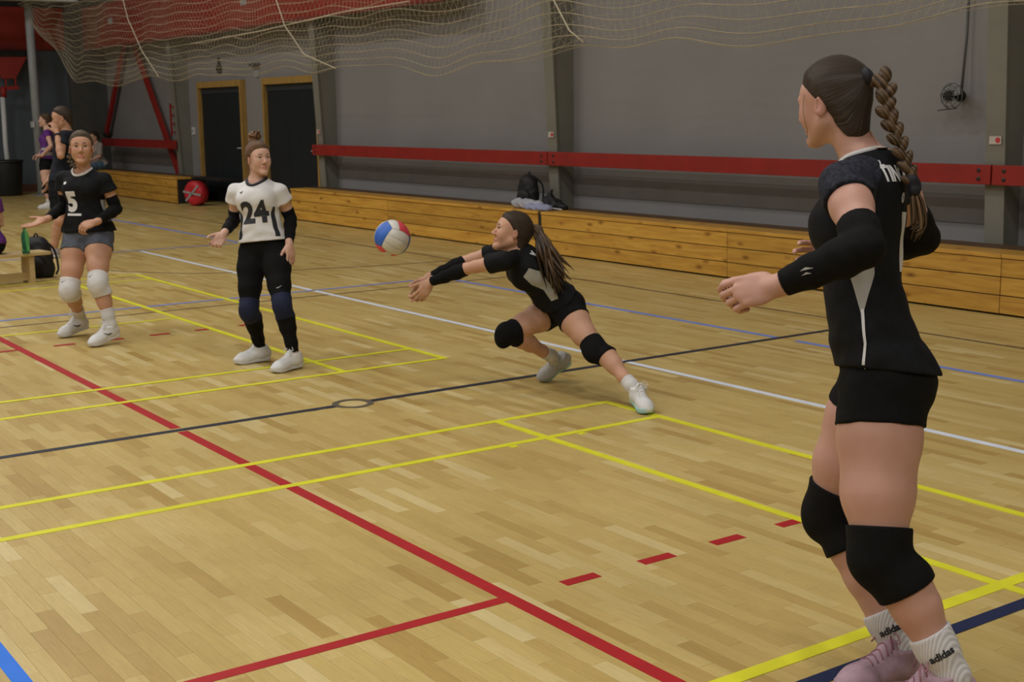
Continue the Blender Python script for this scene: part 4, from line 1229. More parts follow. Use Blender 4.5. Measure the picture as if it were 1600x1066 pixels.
class Figure:
    def __init__(s, label, j, g=1.0, gl=1.0, ga=1.0, res=0.005, bust=0.035, spine=0.0, wide=1.0, legshape=None):
        s.j = {k: np.asarray(v, float) for k, v in j.items()}; J = s.j; s.res = res; s.gres = max(0.0045, res * 1.2); s.g = g; s.ga = ga
        base = (J['la'] + J['ra']) / 2
        s.root = empty('person', (base[0], base[1], 0)); tag(s.root, label, 'person')
        up = J['neck'] - J['pel']; s.H = np.linalg.norm(up); s.up = up / s.H
        s.lat = nz(J['lh'] - J['rh']); s.lat = nz(s.lat - s.up * s.lat.dot(s.up)); s.fwd = np.cross(s.lat, s.up)
        ls = J['ls'] - J['rs']; ls = nz(ls - s.up * ls.dot(s.up)); s.tw = math.atan2(ls.dot(s.fwd), ls.dot(s.lat)); s.lat_s = ls; s.fwd_s = np.cross(ls, s.up)
        s.spine = spine; s.wide = wide
        s.torso = s.make_torso(0.0)
        s.legs = {q: limb_leg(J[q + 'h'], J[q + 'k'], J[q + 'a'], gl, J.get(q + 'bend'), legshape) for q in 'lr'}
        s.arms = {q: limb_arm(J[q + 's'], J[q + 'e'], J[q + 'w'], ga) for q in 'lr'}
        s.glutes = [sph(J[q + 'h'] - s.fwd * 0.035 * g + s.up * 0.015 + s.lat * (-0.012 if q == 'l' else 0.012), 0.092 * g * (1 + (gl - 1) * 0.5), 0.045) for q in 'lr']
        s.bust = []
        if bust:
            for q in (-1, 1):
                c = J['pel'] + s.up * s.H * 0.70 + s.fwd_s * 0.066 * g + s.lat_s * q * 0.062 * g
                s.bust.append(ell(c, (s.fwd_s, s.lat_s, s.up), (0.055 * g, 0.058 * g, 0.058 * g), bust))
        hd = s.j['head']
        s.delt = [rcone(J['neck'] - s.up * 0.045, J[q + 's'], 0.044 * g, 0.044 * ga, 0.03) for q in 'lr'] 
    def make_torso(s, grow, h0=None, k=0.03):
        J = s.j; g = s.g
        rows = [(a * s.H, b * g + s.spine * math.sin(math.pi * min(1, max(0, a))), 0.0, w * g * s.wide, df * g, db * g) for a, b, w, df, db in TORSO]
        return loft(J['pel'], s.up, s.lat, rows, twist=s.tw, k=k, grow=grow)
    def body(s, H, mat, hands, feet=True):
        J = s.j; g = s.g; s.head = H
        pr = H.prims()
        nb = J['neck'] - s.up * 0.01
        pr.append(rcone(H.p(-0.022, 0, -0.05), nb, 0.050 * H.g, 0.055 * g, 0.03))
        pr += [s.torso] + s.delt
        pr += s.bust + s.glutes
        for q in 'lr': pr += s.legs[q] + s.arms[q]
        pr += hands
        for q in 'lr':
            if q + 'heel' in J:
                he, to = J[q + 'heel'], J[q + 'toe']; fu = nz(J.get(q + 'fup', np.array((0, 0, 1.0))))
                pr.append(rcone(J[q + 'a'], he + (to - he) * 0.28 + fu * 0.045, 0.031, 0.022, 0.02)); pr.append(rcone(he + (to - he) * 0.28 + fu * 0.045, he + (to - he) * 0.75 + nz(np.cross(np.cross(to - he, fu), to - he)) * 0.030, 0.022, 0.014, 0.02))
        s.bodyF = union_field(pr)
        s.bodyO = field_obj('body', s.bodyF, s.res, mat, s.root, {'tint': H.tint})
    def cut(s, prims, grow, planes, name, mat, folds=0.0, seed=0.0, fs=30.0, add=(), res=None, k=0.004):
        """garment: prims grown by a thickness and cut by planes (point, outward normal)"""
        prims = list(prims) + list(add)
        lo, hi = bounds(prims, 0.03 + grow)
        pl = [(np.asarray(p, F32), nz(n_).astype(F32)) for p, n_ in planes]
        def f(Q, c, r):
            d = evalp(prims, Q, c, r) - F32(grow)
            if folds: d = d - wob(Q, fs, folds, seed).astype(F32)
            for p, n_ in pl: d = smax(d, (Q - p) @ n_, k)
            return d
        F = Field(f, lo, hi)
        o = field_obj(name, F, res or s.gres, mat, s.root)
        return F, o
    def jersey(s, mat, hem, sleeve=0.45, grow=0.014, folds=0.003, seed=0.0, flare=0.010, neck_r=0.062, name='jersey', hem_n=None, fs=26, neck_f=0.012, sleeve_r=0.064, long=0.0):
        J = s.j; g = s.g
        pr = [s.make_torso(grow)]; s.slv = {}
        pr += [ell(p.a, (s.fwd_s, s.lat_s, s.up), (0.055 * g + grow, 0.058 * g + grow * 0.9, 0.058 * g + grow * 0.8), 0.05) for p in s.bust]
        for gl_ in s.glutes: pr.append(sph(gl_.a, gl_.r + grow * 0.7, 0.05))
        for q in 'lr':
            pr.append(rcone(J['neck'] - s.up * 0.050, J[q + 's'] - s.up * 0.006, 0.044 * g + 0.009, 0.044 * max(s.ga, g) + 0.008, 0.03))
            e = J[q + 's'] + (J[q + 'e'] - J[q + 's']) * sleeve
            s.slv[q] = len(pr); pr.append(rcone(J[q + 's'] - s.up * 0.003, e, 0.051 * s.ga + 0.004, max(sleeve_r * g, (0.052 - 0.018 * sleeve) * s.ga + 0.010), 0.022, flat=True))
        lo, hi = bounds(pr)
        hp = (J['pel'] + s.up * s.H * hem).astype(F32); hn = nz(-s.up if hem_n is None else hem_n).astype(F32)
        nkp = rcone(J['neck'] - s.up * 0.03 + s.fwd_s * neck_f, s.head.p(-0.01, 0, -0.05) + s.fwd_s * 0.02, neck_r * g, neck_r * 1.12 * g, 0.01)
        nk = nkp.fn
        def f(Q, c, r):
            d = evalp(pr, Q, c, r)
            q = (Q - hp) @ hn
            w = np.clip(1.0 + q / 0.25, 0, 1)
            d = d - (flare * w).astype(F32)
            if folds: d = d - (wob(Q, fs, folds, seed) * (0.5 + 0.8 * w)).astype(F32)
            d = smax(d, q.astype(F32), 0.005)
            return smax(d, -nk(Q), 0.008)
        F = Field(f, lo, hi)
        o = field_obj(name, F, s.gres, mat, s.root)
        s.slv = {q: pr[i] for q, i in s.slv.items()}
        s.neck_prim = nkp
        return F, o
    def sleeve_panel(s, F, jersey_o, q, mat):
        """cap of another cloth lying over the sleeve"""
        sp = s.slv[q]
        lo = np.minimum(sp.a, sp.b) - 0.1; hi = np.maximum(sp.a, sp.b) + 0.1
        n_ = nz(s.j['neck'] - s.j[q + 's']).astype(F32); p0 = (s.j[q + 's'] + (s.j['neck'] - s.j[q + 's']) * 0.62).astype(F32)
        arm = rcone(s.j['neck'] - s.up * 0.03, s.j[q + 's'], 0.07, 0.075, 0.03)
        f = lambda Q, c, r: smax(smax(F(Q, c, r) - F32(0.0016), smin(sp.fn(Q) - F32(0.014), arm.fn(Q), 0.02), 0.002), (Q - p0) @ n_, 0.002)
        o = field_obj('sleeve_panel', Field(f, lo, hi), s.gres, mat, s.root); o.parent = jersey_o
        return o
    def collar(s, F, jersey_o, mat, w=0.012, neck_r=0.062, neck_f=0.012):
        """neckband: tube along the opening found by marching outwards on the jersey"""
        J = s.j; g = s.g
        c0 = J['neck'] - s.up * 0.03 + s.fwd_s * neck_f; ax = nz(s.head.p(-0.01, 0, -0.05) + s.fwd_s * 0.02 - c0)
        u = nz(s.lat_s - ax * s.lat_s.dot(ax)); v = np.cross(u, ax)
        pts = []
        for t in np.linspace(0, 2 * math.pi, 40, endpoint=False):
            d = u * math.cos(t) + v * math.sin(t)
            p = c0 + d * (neck_r * g + 0.005)
            hit = march(F, np.array([p + ax * 0.25]), -ax, 60, 0.4)[0]
            pts.append(hit)
        P_ = np.array(pts)
        for _ in range(3): P_ = (np.roll(P_, 1, 0) + 2 * P_ + np.roll(P_, -1, 0)) / 4
        m = MB(s.root.location); m.tube(list(P_ + ax * 0.001), w * 0.5, 8, closed=True)
        o = m.build('collar', mat, jersey_o, True); o.location = (0, 0, 0)
        return o
    def shorts(s, mat, leg=0.25, top=0.30, grow=0.006, folds=0.0012, name='shorts', seed=1.0, flare=0.0):
        J = s.j
        lo, hi = bounds(s.legs['l'] + s.legs['r'] + [s.torso] + s.glutes)
        tp = (J['pel'] + s.up * s.H * top).astype(F32); tn = s.up.astype(F32)
        cutp = {q: ((J[q + 'h'] + (J[q + 'k'] - J[q + 'h']) * leg).astype(F32), nz(J[q + 'k'] - J[q + 'h']).astype(F32)) for q in 'lr'}
        def f(Q, c, r):
            d = evalp([s.torso] + s.glutes, Q, c, r)
            for q in 'lr':
                p, n_ = cutp[q]
                dl = smax(evalp(s.legs[q][:4], Q, c, r), (Q - p) @ n_ - F32(0.0), 0.004)
                d = smin(d, dl, 0.03)
            d = d - F32(grow)
            if folds: d = d - wob(Q, 34, folds, seed).astype(F32)
            for q in 'lr':
                p, n_ = cutp[q]
                # keep the pelvis cloth from hanging below the leg cuts
                d = smax(d, np.minimum((Q - p) @ n_, 9.0) - F32(0.03), 0.004) if False else d
            return smax(d, (Q - tp) @ tn, 0.004)
        F = Field(f, lo, hi)
        return F, field_obj(name, F, s.gres, mat, s.root)
    def legband(s, q, name, mat, a, b, grow, pad=0.0, ref='k', folds=0.0, add=()):
        """band round the leg: a above and b below the knee (metres along the bones)"""
        J = s.j; t = nz(J[q + 'h'] - J[q + 'k']); sh = nz(J[q + 'a'] - J[q + 'k'])
        mid = (J[q + 'h'] + J[q + 'a']) / 2 - J[q + 'k']; fr = -nz(mid) if np.linalg.norm(mid) > 0.02 else s.fwd
        add = list(add)
        tg = sh - t; tg = nz(tg - fr * tg.dot(fr))
        if pad: add += [ell(J[q + 'k'] + fr * 0.028 + tg * 0.012, (fr, np.cross(fr, tg), tg), (0.036 + pad, 0.050, 0.070), 0.02)]
        return s.cut(s.legs[q], grow, [(J[q + 'k'] + t * a, t), (J[q + 'k'] + sh * b, sh)], name, mat, folds=folds, fs=40, add=add)
    def sleeve_band(s, q, mat, a, b, grow=0.005, name='arm_sleeve', folds=0.0008):
        """arm sleeve from share a of the upper arm (or forearm when negative) to share b of the forearm"""
        J = s.j; ua = J[q + 'e'] - J[q + 's']; fa = J[q + 'w'] - J[q + 'e']
        p1, n1 = (J[q + 's'] + ua * a, -ua) if a >= 0 else (J[q + 'e'] + fa * (-a), -fa)
        return s.cut(s.arms[q], grow, [(p1, n1), (J[q + 'e'] + fa * b, fa)], name, mat, folds=folds, fs=40)
    def sock(s, q, mat, up_len, grow=0.006):
        J = s.j; t = nz(J[q + 'k'] - J[q + 'a'])
        he = J[q + 'heel']; to = J[q + 'toe']; ar = s.legs[q][7]; fu = nz(J.get(q + 'fup', np.array((0, 0, 1.0))))
        pr = s.legs[q][4:8] + [rcone(J[q + 'a'], he + (to - he) * 0.26 + fu * 0.045, 0.033, 0.022, 0.02)]
        return s.cut(pr, grow, [(J[q + 'a'] + t * up_len, t)], 'sock', mat)

# ================================================================== THE PLAYERS
M_SKIN_A = skin_mat('fair_pink_skin', (0.52, 0.30, 0.235))
M_SKIN_B = skin_mat('fair_skin', (0.60, 0.37, 0.28))
M_SKIN_C = skin_mat('tanned_skin', (0.50, 0.28, 0.18))
M_SKIN_D = skin_mat('warm_skin', (0.54, 0.31, 0.21))
M_BLACK = plain('black_jersey_fabric', (0.0065, 0.007, 0.0085), 0.8, 0.18, var=0.25, scale=30, bump=0.15, bscale=500)
M_BLACK2 = plain('black_knit', (0.0055, 0.0055, 0.006), 0.85, 0.15, var=0.2, scale=40, bump=0.25, bscale=700)
M_NAVY = plain('navy_knit', (0.014, 0.018, 0.045), 0.8, 0.2, bump=0.2, bscale=600)
M_WHITEJ = plain('white_jersey_fabric', (0.66, 0.65, 0.65), 0.7, 0.25, var=0.04, scale=12, bump=0.15, bscale=400)
M_WHITEK = plain('white_knit', (0.62, 0.61, 0.60), 0.8, 0.2, var=0.05, bump=0.25, bscale=500)
M_RIB = rib_mat()
M_WHITES = plain('white_shoe_mesh', (0.66, 0.66, 0.67), 0.55, 0.3, var=0.05, scale=30, bump=0.2, bscale=300)
M_SOLE = plain('white_rubber', (0.62, 0.63, 0.64), 0.5)
M_GUM = plain('grey_rubber', (0.10, 0.10, 0.11), 0.6)
M_MINT = plain('mint_rubber', (0.35, 0.60, 0.58), 0.5)
M_LACE = plain('white_lace', (0.68, 0.67, 0.65), 0.7)
M_PINKS = plain('pink_shoe_mesh', (0.40, 0.27, 0.33), 0.6, 0.3, var=0.22, scale=22, bump=0.25, bscale=260)
M_PINKD = plain('dusky_pink_lace', (0.30, 0.14, 0.18), 0.7)
M_PRINT = plain('white_print', (0.66, 0.66, 0.67), 0.55, var=0.04)
M_PRINTK = plain('black_print', (0.016, 0.018, 0.024), 0.55)
M_PANEL = plain('grey_side_mesh', (0.36, 0.35, 0.33), 0.7, var=0.05, bump=0.2, bscale=600)
M_BROWN = hair_mat('brown_hair', (0.012, 0.007, 0.004), (0.075, 0.046, 0.026))
M_BROWNL = hair_mat('brown_braid_hair', (0.030, 0.017, 0.009), (0.17, 0.105, 0.055))
M_FAIR = hair_mat('auburn_hair', (0.05, 0.022, 0.010), (0.22, 0.11, 0.045))
M_DKBLOND = hair_mat('dark_blonde_hair', (0.030, 0.018, 0.009), (0.12, 0.076, 0.038))
M_BAND = plain('black_hair_band', (0.01, 0.01, 0.016), 0.7)
M_BROWM = plain('eyebrow_hair', (0.05, 0.03, 0.02), 0.8)

def foot(J, q, d, L=0.25, lift=None):
    """heel and toe under the ankle along ground direction d"""
    a = J[q + 'a']; a[2] = max(a[2], 0.09); d = nz(np.array((d[0], d[1], 0.0)))
    hz = max(0.002, a[2] - 0.085) if lift is None else lift
    he = np.array((a[0], a[1], hz)) - d * 0.055
    ang = math.asin(min(0.8, hz / L))
    to = he + (d * math.cos(ang) + np.array((0, 0, -1)) * math.sin(ang)) * L
    J[q + 'heel'] = he; J[q + 'toe'] = to

# ---------------------------------------------------------------- braided player in front
def player_braid():
    J = dict(pel=P(1383, 590, 3.60), neck=P(1350, 246, 3.60), lh=P(1378, 612, 3.52), rh=P(1376, 600, 3.70), lk=P(1374, 868, 3.46), rk=P(1299, 800, 3.80),
             la=P(1488, 1056, 3.42), ra=P(1408, 1024, 3.70), ls=P(1320, 290, 3.44), rs=P(1392, 277, 3.75), le=P(1352, 388, 3.26), lw=P(1214, 447, 3.36),
             re=P(1442, 372, 3.88), rw=P(1318, 398, 3.97), head=P(1301, 160, 3.62))
    foot(J, 'l', CV(-0.80, 0, 0.10), 0.27); foot(J, 'r', CV(-0.80, 0, -0.35), 0.27)
    ls = dict(h=0.108, t1=0.108, t2=0.094, t3=0.069, k=0.062, c1=0.068, c2=0.062, c3=0.045, a=0.038)
    fg = Figure('player seen from behind with a long braid, black kit and pink shoes', J, g=1.06, gl=1.0, ga=1.20, res=0.004, bust=0.045, legshape=ls, spine=0.028)
    H = Head(J['head'], CV(-0.66, -0.03, 0.75), g=0.94)
    J = fg.j
    hl = hand(J['lw'], CV(-0.96, -0.16, 0.05), CV(0.05, -0.35, 1.0), CV(-0.1, 0.9, 0.3), curl=(0.75, 1.0, 1.1, 1.15), g=1.12, thumb=(1.0, 0.10), thumb_curl=0.12, spread=0.03)
    hr = hand(J['rw'], CV(-0.9, 0.05, 0.1), CV(0, -0.3, -1), CV(0, 1, 0), curl=(0.5,) * 4, g=1.0)
    fg.body(H, M_SKIN_A, hl + hr)
    eyes(H, fg.root, H.f); brows(H, fg.root, M_BROWM)
    # kit
    jf, jo = fg.jersey(M_BLACK, 0.03, sleeve=0.26, grow=0.013, folds=0.0034, seed=0.7, flare=0.008, neck_r=0.064, fs=24, neck_f=0.004, sleeve_r=0.062, hem_n=CV(-0.10, -1, 0))
    fg.collar(jf, jo, M_WHITEK, w=0.018, neck_r=0.064, neck_f=0.004)
    for q in 'lr': fg.sleeve_panel(jf, jo, q, plain('navy_heather_fabric', (0.016, 0.018, 0.028), 0.8, 0.2, var=0.7, scale=90, bump=0.15, bscale=500))
    sf, so = fg.shorts(M_BLACK2, leg=0.20, top=0.25, grow=0.007)
    for q in 'lr':
        fg.legband(q, 'knee_pad', M_BLACK2, 0.075, 0.115, 0.010, pad=0.012)
        af, ao = fg.sleeve_band(q, M_BLACK2, 0.62, 0.93)
        if q == 'l':
            fd = nz(fg.j['lw'] - fg.j['le']); wrap_patch('sleeve_mark', [[(-0.018, 0.004), (0.0, -0.006), (0.016, -0.002), (0.004, 0.0)], [(-0.008, 0.014), (0.004, 0.006), (0.018, 0.010), (0.006, 0.011)]], af, fg.j['le'] + fd * 0.17 + UPV * 0.012, fd, np.cross(-FWD, fd), -FWD, M_PANEL, ao, fg.root, cell=0.008)
        kf, ko = fg.sock(q, M_RIB, 0.125, grow=0.008)
        tdir = nz(fg.j[q + 'k'] - fg.j[q + 'a'])
        c = fg.j[q + 'a'] + tdir * 0.07
        n_ = CV(-0.15, 0.1, -1); n_ = nz(n_ - tdir * n_.dot(tdir)); ax_ = np.cross(tdir, n_)
        wrap_text('lettering', 'adidas', 0.027, kf, c, ax_, tdir, n_, M_PRINTK, ko, fg.root, bold=0.001, cell=0.006)
        shoe(fg.root, fg.j[q + 'heel'], fg.j[q + 'toe'], (0, 0, 1), M_PINKS, M_PINKS, M_PINKD, fg.j[q + 'a'], h=0.004, g=1.12)
    # prints
    back = nz(-fg.fwd_s); rt = nz(fg.lat_s * -1)     # seen from behind, text runs to her right
    c = fg.j['pel'] + fg.up * fg.H * 0.895
    wrap_text('lettering', 'ŤINCF', 0.058, jf, c - rt * 0.045, rt, fg.up, back, M_PRINT, jo, fg.root, bold=0.003, cell=0.008, sx=0.62)
    wrap_text('lettering', '0', 0.034, jf, fg.j['pel'] + fg.up * fg.H * 0.79 - rt * 0.022, rt, fg.up, back, M_PRINT, jo, fg.root, bold=0.002, cell=0.008)
    wrap_text('back_number', '1', 0.21, jf, fg.j['pel'] + fg.up * fg.H * 0.585, rt, fg.up, back, M_PRINT, jo, fg.root, bold=0.008, cell=0.010)
    # pale mesh side panel and its piping on the left side
    sd = nz(fg.lat * 1.0 + fg.fwd * 0.25); axs = np.cross(fg.up, sd)
    pc = fg.j['pel'] + fg.up * fg.H * 0.5
    wrap_patch('side_panel', [[(-0.035, 0.155), (0.02, 0.15), (0.035, 0.08), (0.028, -0.02), (0.0, -0.115), (-0.008, -0.12), (-0.03, -0.02), (-0.045, 0.08)]], jf, pc, axs, fg.up, sd, M_PANEL, jo, fg.root)
    wrap_patch('piping', [[(-0.008, -0.11), (0.0, -0.11), (0.004, -0.2), (-0.004, -0.27), (0.004, -0.325), (-0.004, -0.325), (-0.012, -0.27), (-0.003, -0.2)]], jf, pc, axs, fg.up, sd, M_PRINT, jo, fg.root, off=0.0016)
    # hair
    an = P(1353, 121, 3.535)
    hf = hair_cap(H, an, t=0.013, line=0.018, nape_h=0.10)
    ho = field_obj('hair', hf, 0.004, M_BROWN, fg.root, {'strand': strand_attr(H, an, 3.0)})
    m = MB(fg.root.location); b0 = P(1354, 121, 3.53); bd = CV(1, 0.25, -0.3)
    m.lathe(b0 - bd * 0.012, bd, [(0, 0.016), (0.004, 0.026), (0.014, 0.028), (0.022, 0.024), (0.026, 0.014)], 16); o = m.build('hair_band', M_BAND, ho, True); o.location = (0, 0, 0)
    path = bez([P(1362, 118, 3.525), P(1380, 122, 3.52), P(1385, 145, 3.51), P(1384, 168, 3.505), P(1396, 200, 3.50), P(1408, 232, 3.50), P(1418, 262, 3.50), P(1426, 288, 3.50)], 200)
    path = np.array(path); seg = np.linalg.norm(np.diff(path, axis=0), axis=1); cum = np.concatenate([[0], np.cumsum(seg)]); tot = cum[-1]
    pr = []; n = 17
    at = lambda u: np.array([np.interp(u * tot, cum, path[:, i]) for i in range(3)])
    for i in range(n):
        u = (i + 0.5) / n; c = at(u); t = nz(at(min(1, u + 0.02)) - at(max(0, u - 0.02)))
        s_ = nz(np.cross(t, FWD)); w = 0.0225 - 0.008 * u
        q = 1 if i % 2 else -1
        d = nz(t * 0.80 - s_ * q * 0.60); e = np.cross(d, FWD); 
        pr.append(ell(c + s_ * q * w * 0.55, (d, nz(e), nz(np.cross(d, e))), (tot / n * 1.25, w * 0.72, w * 0.85), 0.003))
    bf = union_field(pr)
    field_obj('braid', bf, 0.003, M_BROWNL, fg.root, {'strand': lambda V: (V @ nz(RIGHT * 0.8 + UPV * 0.6)) * 14})
    e0 = path[-1]; dn = CV(0.22, -1, -0.02)
    m = MB(fg.root.location); m.lathe(e0 - dn * 0.025, dn, [(0, 0.010), (0.005, 0.017), (0.022, 0.016), (0.03, 0.013), (0.036, 0.016), (0.052, 0.015), (0.056, 0.010)], 14); o = m.build('braid_band', M_BAND, ho, True); o.location = (0, 0, 0)
    cur = []; rd = []
    for i in range(14):
        a = RNG.uniform(-1, 1, 3) * 0.008
        cur.append(bez([e0 + dn * 0.02 + a * 0.5, e0 + dn * 0.05 + a * 1.5, e0 + dn * 0.10 + a * 2 + CV(-0.6, -1, 0) * 0.01, e0 + CV(0.02, -1, 0) * RNG.uniform(0.11, 0.15) + a * 1.3], 8)); rd.append([0.004, 0.0045, 0.0045, 0.004, 0.004, 0.003, 0.002, 0.0008])
    tube_attr_mesh('braid_tail', cur, rd, M_BROWNL, fg.root)
    # loose strands beside the ear
    cur = [bez([H.p(0.045, 0.072, 0.03 - 0.006 * i), H.p(0.052, 0.076, -0.02), H.p(0.046 - 0.004 * i, 0.074, -0.07), H.p(0.05, 0.07, -0.10 - 0.01 * i)], 10) for i in range(1)]
    tube_attr_mesh('loose_strands', cur, [[0.0006] * 10] * 1, M_BROWN, fg.root, 4)
    return fg
player_braid()

# ---------------------------------------------------------------- player in white, number 24
def player_white():
    J = dict(pel=P(412, 388, 8.50), neck=P(401, 280, 8.47), lh=P(430, 396, 8.48), rh=P(394, 396, 8.52), lk=P(441, 477, 8.30), rk=P(389, 483, 8.42),
             la=P(459, 553, 8.36), ra=P(407, 543, 8.62), ls=P(436, 299, 8.46), rs=P(368, 299, 8.50), le=P(454, 341, 8.55), lw=P(452, 382, 8.42),
             re=P(367, 342, 8.60), rw=P(349, 366, 8.40), head=P(404, 248, 8.44))
    foot(J, 'l', CV(-0.62, 0, -0.75), 0.235); foot(J, 'r', CV(-0.85, 0, -0.5), 0.235)
    fg = Figure('player number 24 in a white shirt and black leggings', J, g=0.93, gl=0.92, ga=0.92, res=0.0045, bust=0.04, wide=0.92)
    H = Head(J['head'], CV(0.58, -0.04, -0.81), g=0.88)
    J = fg.j
    hl = hand(J['lw'], CV(0.15, -1, -0.1), CV(-0.75, 0.0, 0.6), CV(-0.7, 0, -0.6), curl=(0.28, 0.3, 0.34, 0.38), g=0.92)
    hr = hand(J['rw'], CV(-0.42, -0.80, -0.45), CV(0.30, 0.45, -0.8), CV(-0.8, 0.6, -0.1), curl=(0.6, 0.65, 0.7, 0.7), g=0.92, spread=0.08)
    fg.body(H, M_SKIN_B, hl + hr)
    eyes(H, fg.root, CV(0.9, -0.05, -0.5)); brows(H, fg.root, M_BROWM)
    jf, jo = fg.jersey(M_WHITEJ, 0.10, sleeve=0.36, grow=0.016, folds=0.004, seed=2.1, flare=0.014, neck_r=0.062, fs=26, neck_f=0.016, sleeve_r=0.068)
    fg.collar(jf, jo, M_PRINTK, w=0.020, neck_r=0.062, neck_f=0.016)
    F_ = fg.fwd_s; Rt = fg.lat_s
    wrap_text('chest_number', '24', 0.185, jf, fg.j['pel'] + fg.up * fg.H * 0.50, Rt, fg.up, F_, M_PRINTK, jo, fg.root, bold=0.008, sx=0.92)
    wrap_patch('logo', [[(-0.014, 0.010), (-0.004, 0.002), (0.004, 0.008), (0.014, 0.012), (0.006, -0.002), (-0.004, -0.008)]], jf, fg.j['pel'] + fg.up * fg.H * 0.81 - Rt * 0.075, Rt, fg.up, F_, M_PRINTK, jo, fg.root)
    for q, nm in ((1, 'side_stripe'), (-1, 'side_stripe')):
        sd = nz(Rt * q * 0.9 + F_ * 0.55); axs = np.cross(fg.up, sd)
        wrap_patch(nm, [[(-0.012, 0.06), (0.010, 0.06), (0.016, 0.0), (0.018, -0.13), (-0.016, -0.13), (-0.016, 0.0)]], jf, fg.j['pel'] + fg.up * fg.H * 0.44, axs, fg.up, sd, M_PRINTK, jo, fg.root)
    # leggings
    J = fg.j
    fg.cut([fg.torso] + fg.glutes + fg.legs['l'] + fg.legs['r'], 0.005, [(J['pel'] + fg.up * fg.H * 0.24, fg.up)], 'leggings', M_BLACK2, folds=0.0008, fs=40)
    for q in 'lr':
        fg.legband(q, 'knee_pad', M_NAVY, 0.06, 0.085, 0.007, pad=0.003)
        fg.sleeve_band(q, M_BLACK2, 0.66, 0.95)
        shoe(fg.root, J[q + 'heel'], J[q + 'toe'], (0, 0, 1), M_WHITES, M_SOLE, M_LACE, J[q + 'a'], h=0.005, g=0.98)
    LF = Field(lambda Q, c, r: evalp(fg.legs['l'], Q, c, r) - F32(0.005), *bounds(fg.legs['l']))
    tq = nz(J['lh'] - J['lk']); nn = CV(0.1, 0, -1)
    wrap_patch('swoosh', [[(-0.02, 0.0), (-0.008, -0.006), (0.024, 0.012), (-0.008, -0.001)]], LF, J['lk'] + tq * 0.13, np.cross(tq, nn), tq, nn, M_PRINT, fg.root, fg.root)
    an = P(398, 214, 8.53)
    hf = hair_cap(H, an, t=0.012, line=0.022)
    ho = field_obj('hair', hf, 0.005, M_FAIR, fg.root, {'strand': strand_attr(H, an, 3.0)})
    cur = []; rd = []
    for i in range(26):
        u = nz(RNG.normal(size=3)); v = nz(np.cross(u, RNG.normal(size=3)))
        c = an + UPV * 0.008 + RNG.normal(size=3) * 0.006; r = RNG.uniform(0.020, 0.036)
        cur.append([c + (u * math.cos(t) + v * math.sin(t)) * r * np.array((1, 1, 0.8)) for t in np.linspace(0, 4.6, 16)]); rd.append([0.006] * 14 + [0.004, 0.001])
    tube_attr_mesh('hair_bun', cur, rd, M_FAIR, fg.root, 6)
    cur = [bez([H.p(0.03, -0.076, 0.04), H.p(0.045, -0.082, -0.02), H.p(0.035, -0.084, -0.08), H.p(0.02, -0.085, -0.12)], 10), bez([H.p(-0.06, -0.06, 0.0), H.p(-0.075, -0.065, -0.06), H.p(-0.07, -0.06, -0.12)], 10)]
    tube_attr_mesh('loose_strands', cur, [[0.002] * 10] * 2, M_FAIR, fg.root, 4)
player_white()

